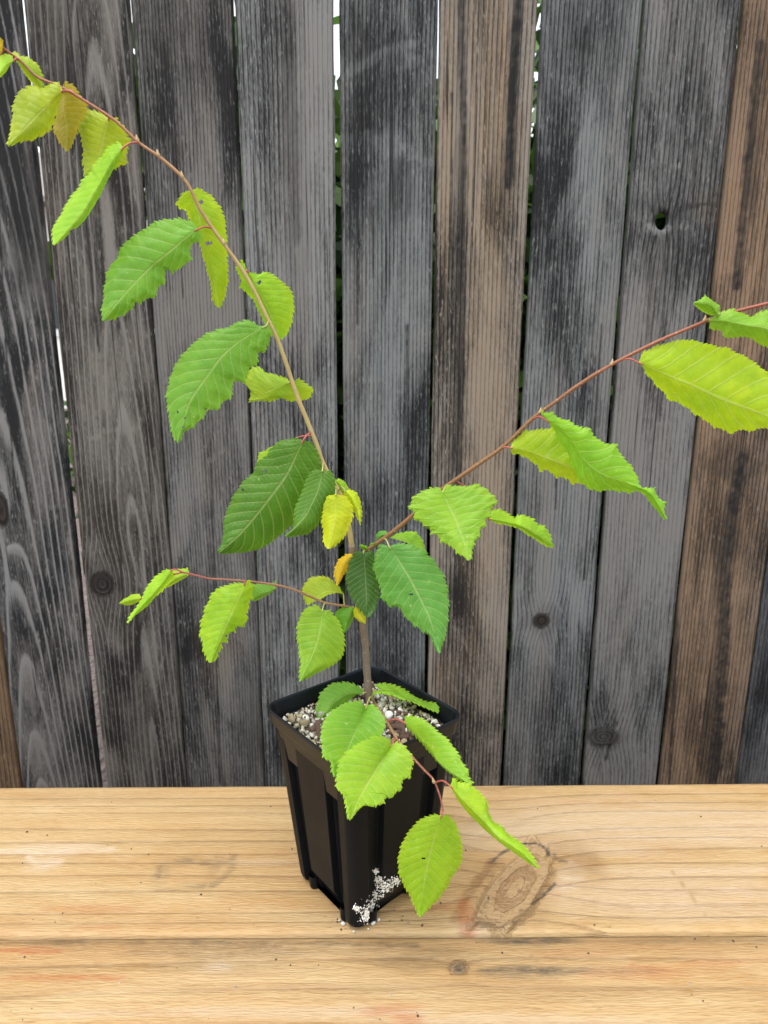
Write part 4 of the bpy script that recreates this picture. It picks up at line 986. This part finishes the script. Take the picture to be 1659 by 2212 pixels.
leaf(3, [(1290, 895), (1285, 950), (1265, 1060), (1230, 1160), (1190, 1250), (1152, 1325)], [(1250, 868), (1200, 880), (1160, 930), (1140, 1000), (1140, 1070), (1155, 1160), (1165, 1220), (1155, 1290)],
     [(1330, 900), (1380, 950), (1410, 1020), (1422, 1100), (1405, 1180), (1340, 1235), (1250, 1280), (1190, 1310)], col='bright', dY=-.008, tip=-.028, pet=(1300, 862), nv=12, petc='green')
leaf(3, [(1475, 878), (1450, 930), (1420, 1032)], [(1420, 872), (1375, 900), (1365, 930), (1395, 990)], [(1487, 890), (1470, 960), (1450, 1000)], col='green', dY=-.004, tip=-.006, nv=9)
leaf(3, [(1490, 872), (1515, 925), (1545, 978)], [(1475, 900), (1480, 935), (1510, 965)], [(1520, 890), (1545, 930), (1550, 955)], col='yellow', dY=-.014, tip=-.004, nv=8, label='tiny pale yellow leaf on the trunk')
leaf(3, [(1475, 560), (1420, 620), (1375, 745)], [(1430, 562), (1385, 590), (1365, 640), (1358, 690)], [(1455, 620), (1435, 660), (1400, 715)], col='orange', dY=-.004, tip=-.006, nv=10, label='small orange yellow leaf')
leaf(3, [(1535, 548), (1545, 650), (1550, 750), (1555, 850), (1560, 940)], [(1490, 545), (1450, 600), (1432, 690), (1440, 770), (1475, 840), (1520, 900)], [(1590, 545), (1615, 620), (1640, 720), (1625, 830), (1595, 900)], col='deep', dY=-.010, tip=-.014, nv=13, label='dark blue green leaf in front of the trunk')
# --- right branch leaves
leaf(4, [(500, 462), (570, 462), (640, 495), (720, 560)], [(540, 440), (600, 422), (650, 430), (690, 480), (712, 530)], [(560, 478), (620, 500), (680, 545)], col='bright', dY=.006, tip=.0, el=.010, er=-.004, nv=11)
leaf(4, [(490, 440), (450, 448), (415, 478)], [(470, 420), (430, 425), (412, 450)], [(480, 462), (440, 482)], col='blue', dY=.006, tip=.004, nv=7)
leaf(4, [(372, 540), (350, 520), (312, 508)], [(360, 512), (330, 500)], [(360, 545), (330, 530)], col='bright', dY=-.002, tip=-.003, nv=5)
leaf(4, [(385, 535), (385, 510), (405, 490)], [(368, 520), (380, 495)], [(405, 520), (412, 500)], col='bright', dY=-.001, tip=-.002, nv=5)
leaf(4, [(490, 512), (550, 600), (620, 710), (690, 850), (740, 960), (795, 1155)], [(440, 505), (412, 550), (395, 640), (415, 700), (440, 760), (445, 820), (490, 872), (540, 870), (590, 940), (640, 985), (690, 1020), (730, 1040), (760, 1090)],
     [(560, 497), (630, 505), (700, 540), (760, 600), (820, 690), (840, 760), (850, 860), (845, 960), (830, 1060)], col='blue', scal=(.12, .05), dY=-.016, tip=-.036, pet=(475, 470), holes=[(620, 805, 7), (675, 728, 7), (524, 622, 6)], nv=12, label='large blue green leaf below the right branch', petc='green')
leaf(4, [(1085, 345), (1180, 368), (1290, 395), (1380, 450), (1480, 515)], [(1110, 300), (1150, 290), (1220, 340), (1250, 360), (1280, 330), (1350, 355), (1380, 395), (1425, 400), (1460, 450)], [(1150, 368), (1230, 393), (1300, 427), (1380, 482), (1440, 513)],
     col='limey', dY=.006, tip=.012, el=.010, er=.016, nv=13, pet=(900, 130))
leaf(4, [(810, 190), (850, 270), (890, 350), (920, 430), (945, 500), (975, 595)], [(790, 160), (740, 165), (680, 190), (640, 215), (605, 285), (640, 300), (640, 350), (690, 370), (700, 395), (740, 400), (745, 440), (790, 450), (800, 485), (860, 510), (900, 550)],
     [(840, 145), (900, 150), (950, 155), (1020, 140), (1070, 165), (1120, 210), (1140, 245), (1100, 290), (1100, 330), (1065, 345), (1070, 385), (1040, 405), (1035, 455), (1005, 460), (1000, 500), (985, 545)],
     col='bright', scal=(.14, .14), dY=-.007, tip=-.030, nv=11, pet=(850, 142), petc='green')
leaf(5, [(265, 925), (340, 935), (450, 975), (590, 1030), (740, 1110)], [(290, 880), (345, 835), (420, 830), (510, 815), (600, 900), (700, 1000)], [(275, 955), (330, 965), (390, 1000), (430, 1045), (480, 1050), (510, 1090), (560, 1090), (595, 1125), (640, 1120), (700, 1130)],
     col='glow', scal=(.05, .2), dY=-.004, tip=-.012, pet=(225, 928), nv=8)
leaf(5, [(460, 775), (560, 860), (650, 980), (760, 1070), (900, 1120), (1020, 1170), (1115, 1310)],
     [(432, 730), (490, 735), (520, 760), (590, 780), (640, 815), (690, 815), (740, 880), (790, 905), (840, 905), (850, 940), (880, 980), (920, 1020), (950, 1070), (980, 1135), (1050, 1135), (1060, 1180), (1105, 1215)],
     [(520, 880), (600, 1010), (640, 1100), (690, 1145), (740, 1165), (800, 1160), (850, 1168), (905, 1175), (965, 1160), (1015, 1195), (1070, 1250)], col='bright', scal=(.10, .12), dY=-.014, tip=-.030, el=.004, er=.010, pet=(395, 765), nv=11, petc='lime')
leaf(5, [(960, 465), (1130, 540), (1240, 585), (1400, 660), (1560, 720), (1660, 755), (1800, 810)], [(985, 410), (1060, 375), (1170, 345), (1250, 345), (1330, 365), (1440, 385), (1540, 430), (1600, 470), (1655, 515), (1720, 600), (1780, 720)],
     [(1000, 530), (1050, 590), (1120, 665), (1190, 690), (1255, 740), (1310, 770), (1365, 815), (1420, 825), (1450, 848), (1510, 820), (1565, 832), (1610, 810), (1657, 810), (1720, 815)], col='glow', scal=(.06, .16), dY=-.004, tip=-.020, pet=(880, 462), nv=9, holes=[(1158, 455, 8)], label='broad yellow green leaf at the right branch end')
leaf(5, [(1340, 235), (1450, 245), (1560, 265), (1660, 285), (1800, 340)], [(1400, 190), (1470, 175), (1520, 195), (1570, 220), (1620, 195), (1660, 185), (1730, 220)], [(1350, 280), (1420, 285), (1430, 325), (1500, 315), (1560, 320), (1600, 350), (1655, 380), (1730, 380)], col='bright', dY=-.006, tip=-.02, nv=10)
leaf(5, [(1390, 205), (1340, 150), (1258, 143)], [(1398, 160), (1340, 115), (1320, 100), (1295, 125)], [(1360, 210), (1310, 190), (1270, 160)], col='bright', dY=-.006, tip=-.006, nv=7)
# --- low leaves over the pot
leaf(6, [(790, 375), (700, 372), (600, 410), (520, 480), (425, 605)], [(770, 335), (720, 300), (650, 285), (570, 290), (510, 320), (460, 370), (440, 430), (425, 500), (422, 560)], [(740, 380), (690, 408), (640, 452), (590, 490), (530, 535), (470, 580)], col='green', dY=-.004, tip=-.026, el=.008, er=.004, nv=12)
leaf(6, [(915, 347), (1000, 345), (1100, 385), (1230, 445), (1370, 515)], [(885, 310), (940, 298), (1000, 310), (1060, 325), (1130, 360), (1200, 405), (1280, 435), (1355, 455), (1370, 490)], [(860, 372), (930, 368), (1010, 378), (1100, 412), (1180, 432), (1260, 467), (1320, 492)], col='bright', dY=-.006, tip=-.022, el=.012, er=-.004, pet=(850, 415), nv=12, petc='green')
leaf(6, [(810, 480), (770, 580), (725, 680), (680, 780), (575, 1020)], [(770, 440), (710, 435), (640, 455), (560, 500), (500, 560), (470, 640), (465, 700), (475, 790), (480, 870), (540, 910), (540, 980), (560, 1010)], [(850, 455), (910, 500), (945, 560), (955, 610), (930, 680), (850, 760), (760, 850), (660, 950)],
     col='green', Yb=.476, tip=-.080, el=0, er=0, pet=(860, 450), nv=12, petc='green')
leaf(6, [(1105, 597), (1200, 690), (1290, 800), (1400, 920), (1500, 1000), (1620, 1080)], [(1110, 560), (1160, 545), (1230, 565), (1280, 590), (1330, 640), (1390, 690), (1450, 740), (1480, 790), (1530, 850), (1540, 900), (1600, 970), (1590, 1010), (1635, 1060)],
     [(1180, 692), (1262, 792), (1335, 875), (1422, 955), (1502, 1025), (1572, 1065)], col='bright', Yb=.455, tip=-.035, el=.004, er=.004, pet=(985, 590), nv=13, petc='lime')
leaf(6, [(1005, 775), (930, 890), (860, 1000), (800, 1110), (750, 1200), (685, 1350)], [(990, 730), (930, 700), (860, 705), (790, 735), (720, 770), (650, 830), (605, 890), (590, 960), (580, 1030), (575, 1090), (620, 1130), (645, 1190), (655, 1260), (665, 1310)],
     [(1050, 750), (1110, 780), (1160, 850), (1175, 900), (1160, 960), (1150, 1015), (1090, 1040), (1080, 1110), (1020, 1160), (990, 1180), (965, 1160), (945, 1220), (880, 1245), (820, 1230), (770, 1260), (720, 1310)], col='bright', scal=(.08, .12), Yb=.424, tip=-.050, el=.002, er=.002, pet=(1060, 745), nv=12, petc='lime')
leaf(7, [(1075, 452), (1150, 530), (1230, 610), (1330, 710), (1440, 800), (1580, 922)], [(1095, 405), (1110, 430), (1180, 440), (1220, 480), (1270, 530), (1285, 600), (1310, 650), (1370, 680), (1410, 730), (1470, 770), (1530, 840), (1560, 890)], [(1125, 525), (1205, 613), (1292, 703), (1382, 783), (1482, 864), (1542, 912)],
     col='lime', dY=-.018, tip=-.026, el=.010, er=.014, pet=(990, 432), nv=13)
leaf(7, [(1025, 620), (1005, 680), (970, 800), (940, 930), (920, 1060), (905, 1195)], [(990, 615), (930, 630), (880, 665), (830, 730), (795, 800), (780, 870), (785, 950), (810, 1010), (850, 1080), (880, 1150)], [(1060, 620), (1100, 660), (1130, 740), (1140, 820), (1130, 890), (1080, 960), (1050, 1020), (1000, 1090), (950, 1140)],
     col='lime', dY=-.002, tip=-.012, pet=(1030, 590), nv=12, holes=[(918, 862, 7)])
# buds at the nodes
budm = simple('bud_scale', (.42, .30, .16), .5, .3, 400)
for (x, y, a) in [(302, 308, -.6), (392, 390, -.5), (345, 342, -.6), (485, 530, -.4), (1316, 780, .5), (1164, 897, .5), (1516, 690, .4), (662, 938, -1), (783, 1345, 1), (940, 1690, -1)]:
    k = int(np.argmin(((ALLPX-np.array([x, y]))**2).sum(1))); p = ALLB[k]
    P = catmull([p, p+np.array([.0011*a, -.0008, .0016]), p+np.array([.0016*a, -.0010, .0042])], 4)
    v, f = tube(P-SO, np.array([.0007, .0011, .0012, .0012, .0011, .0009, .0007, .0005, .0002])[:len(P)], 6)
    link('bud', mesh('bud', v, f), budm, sap)
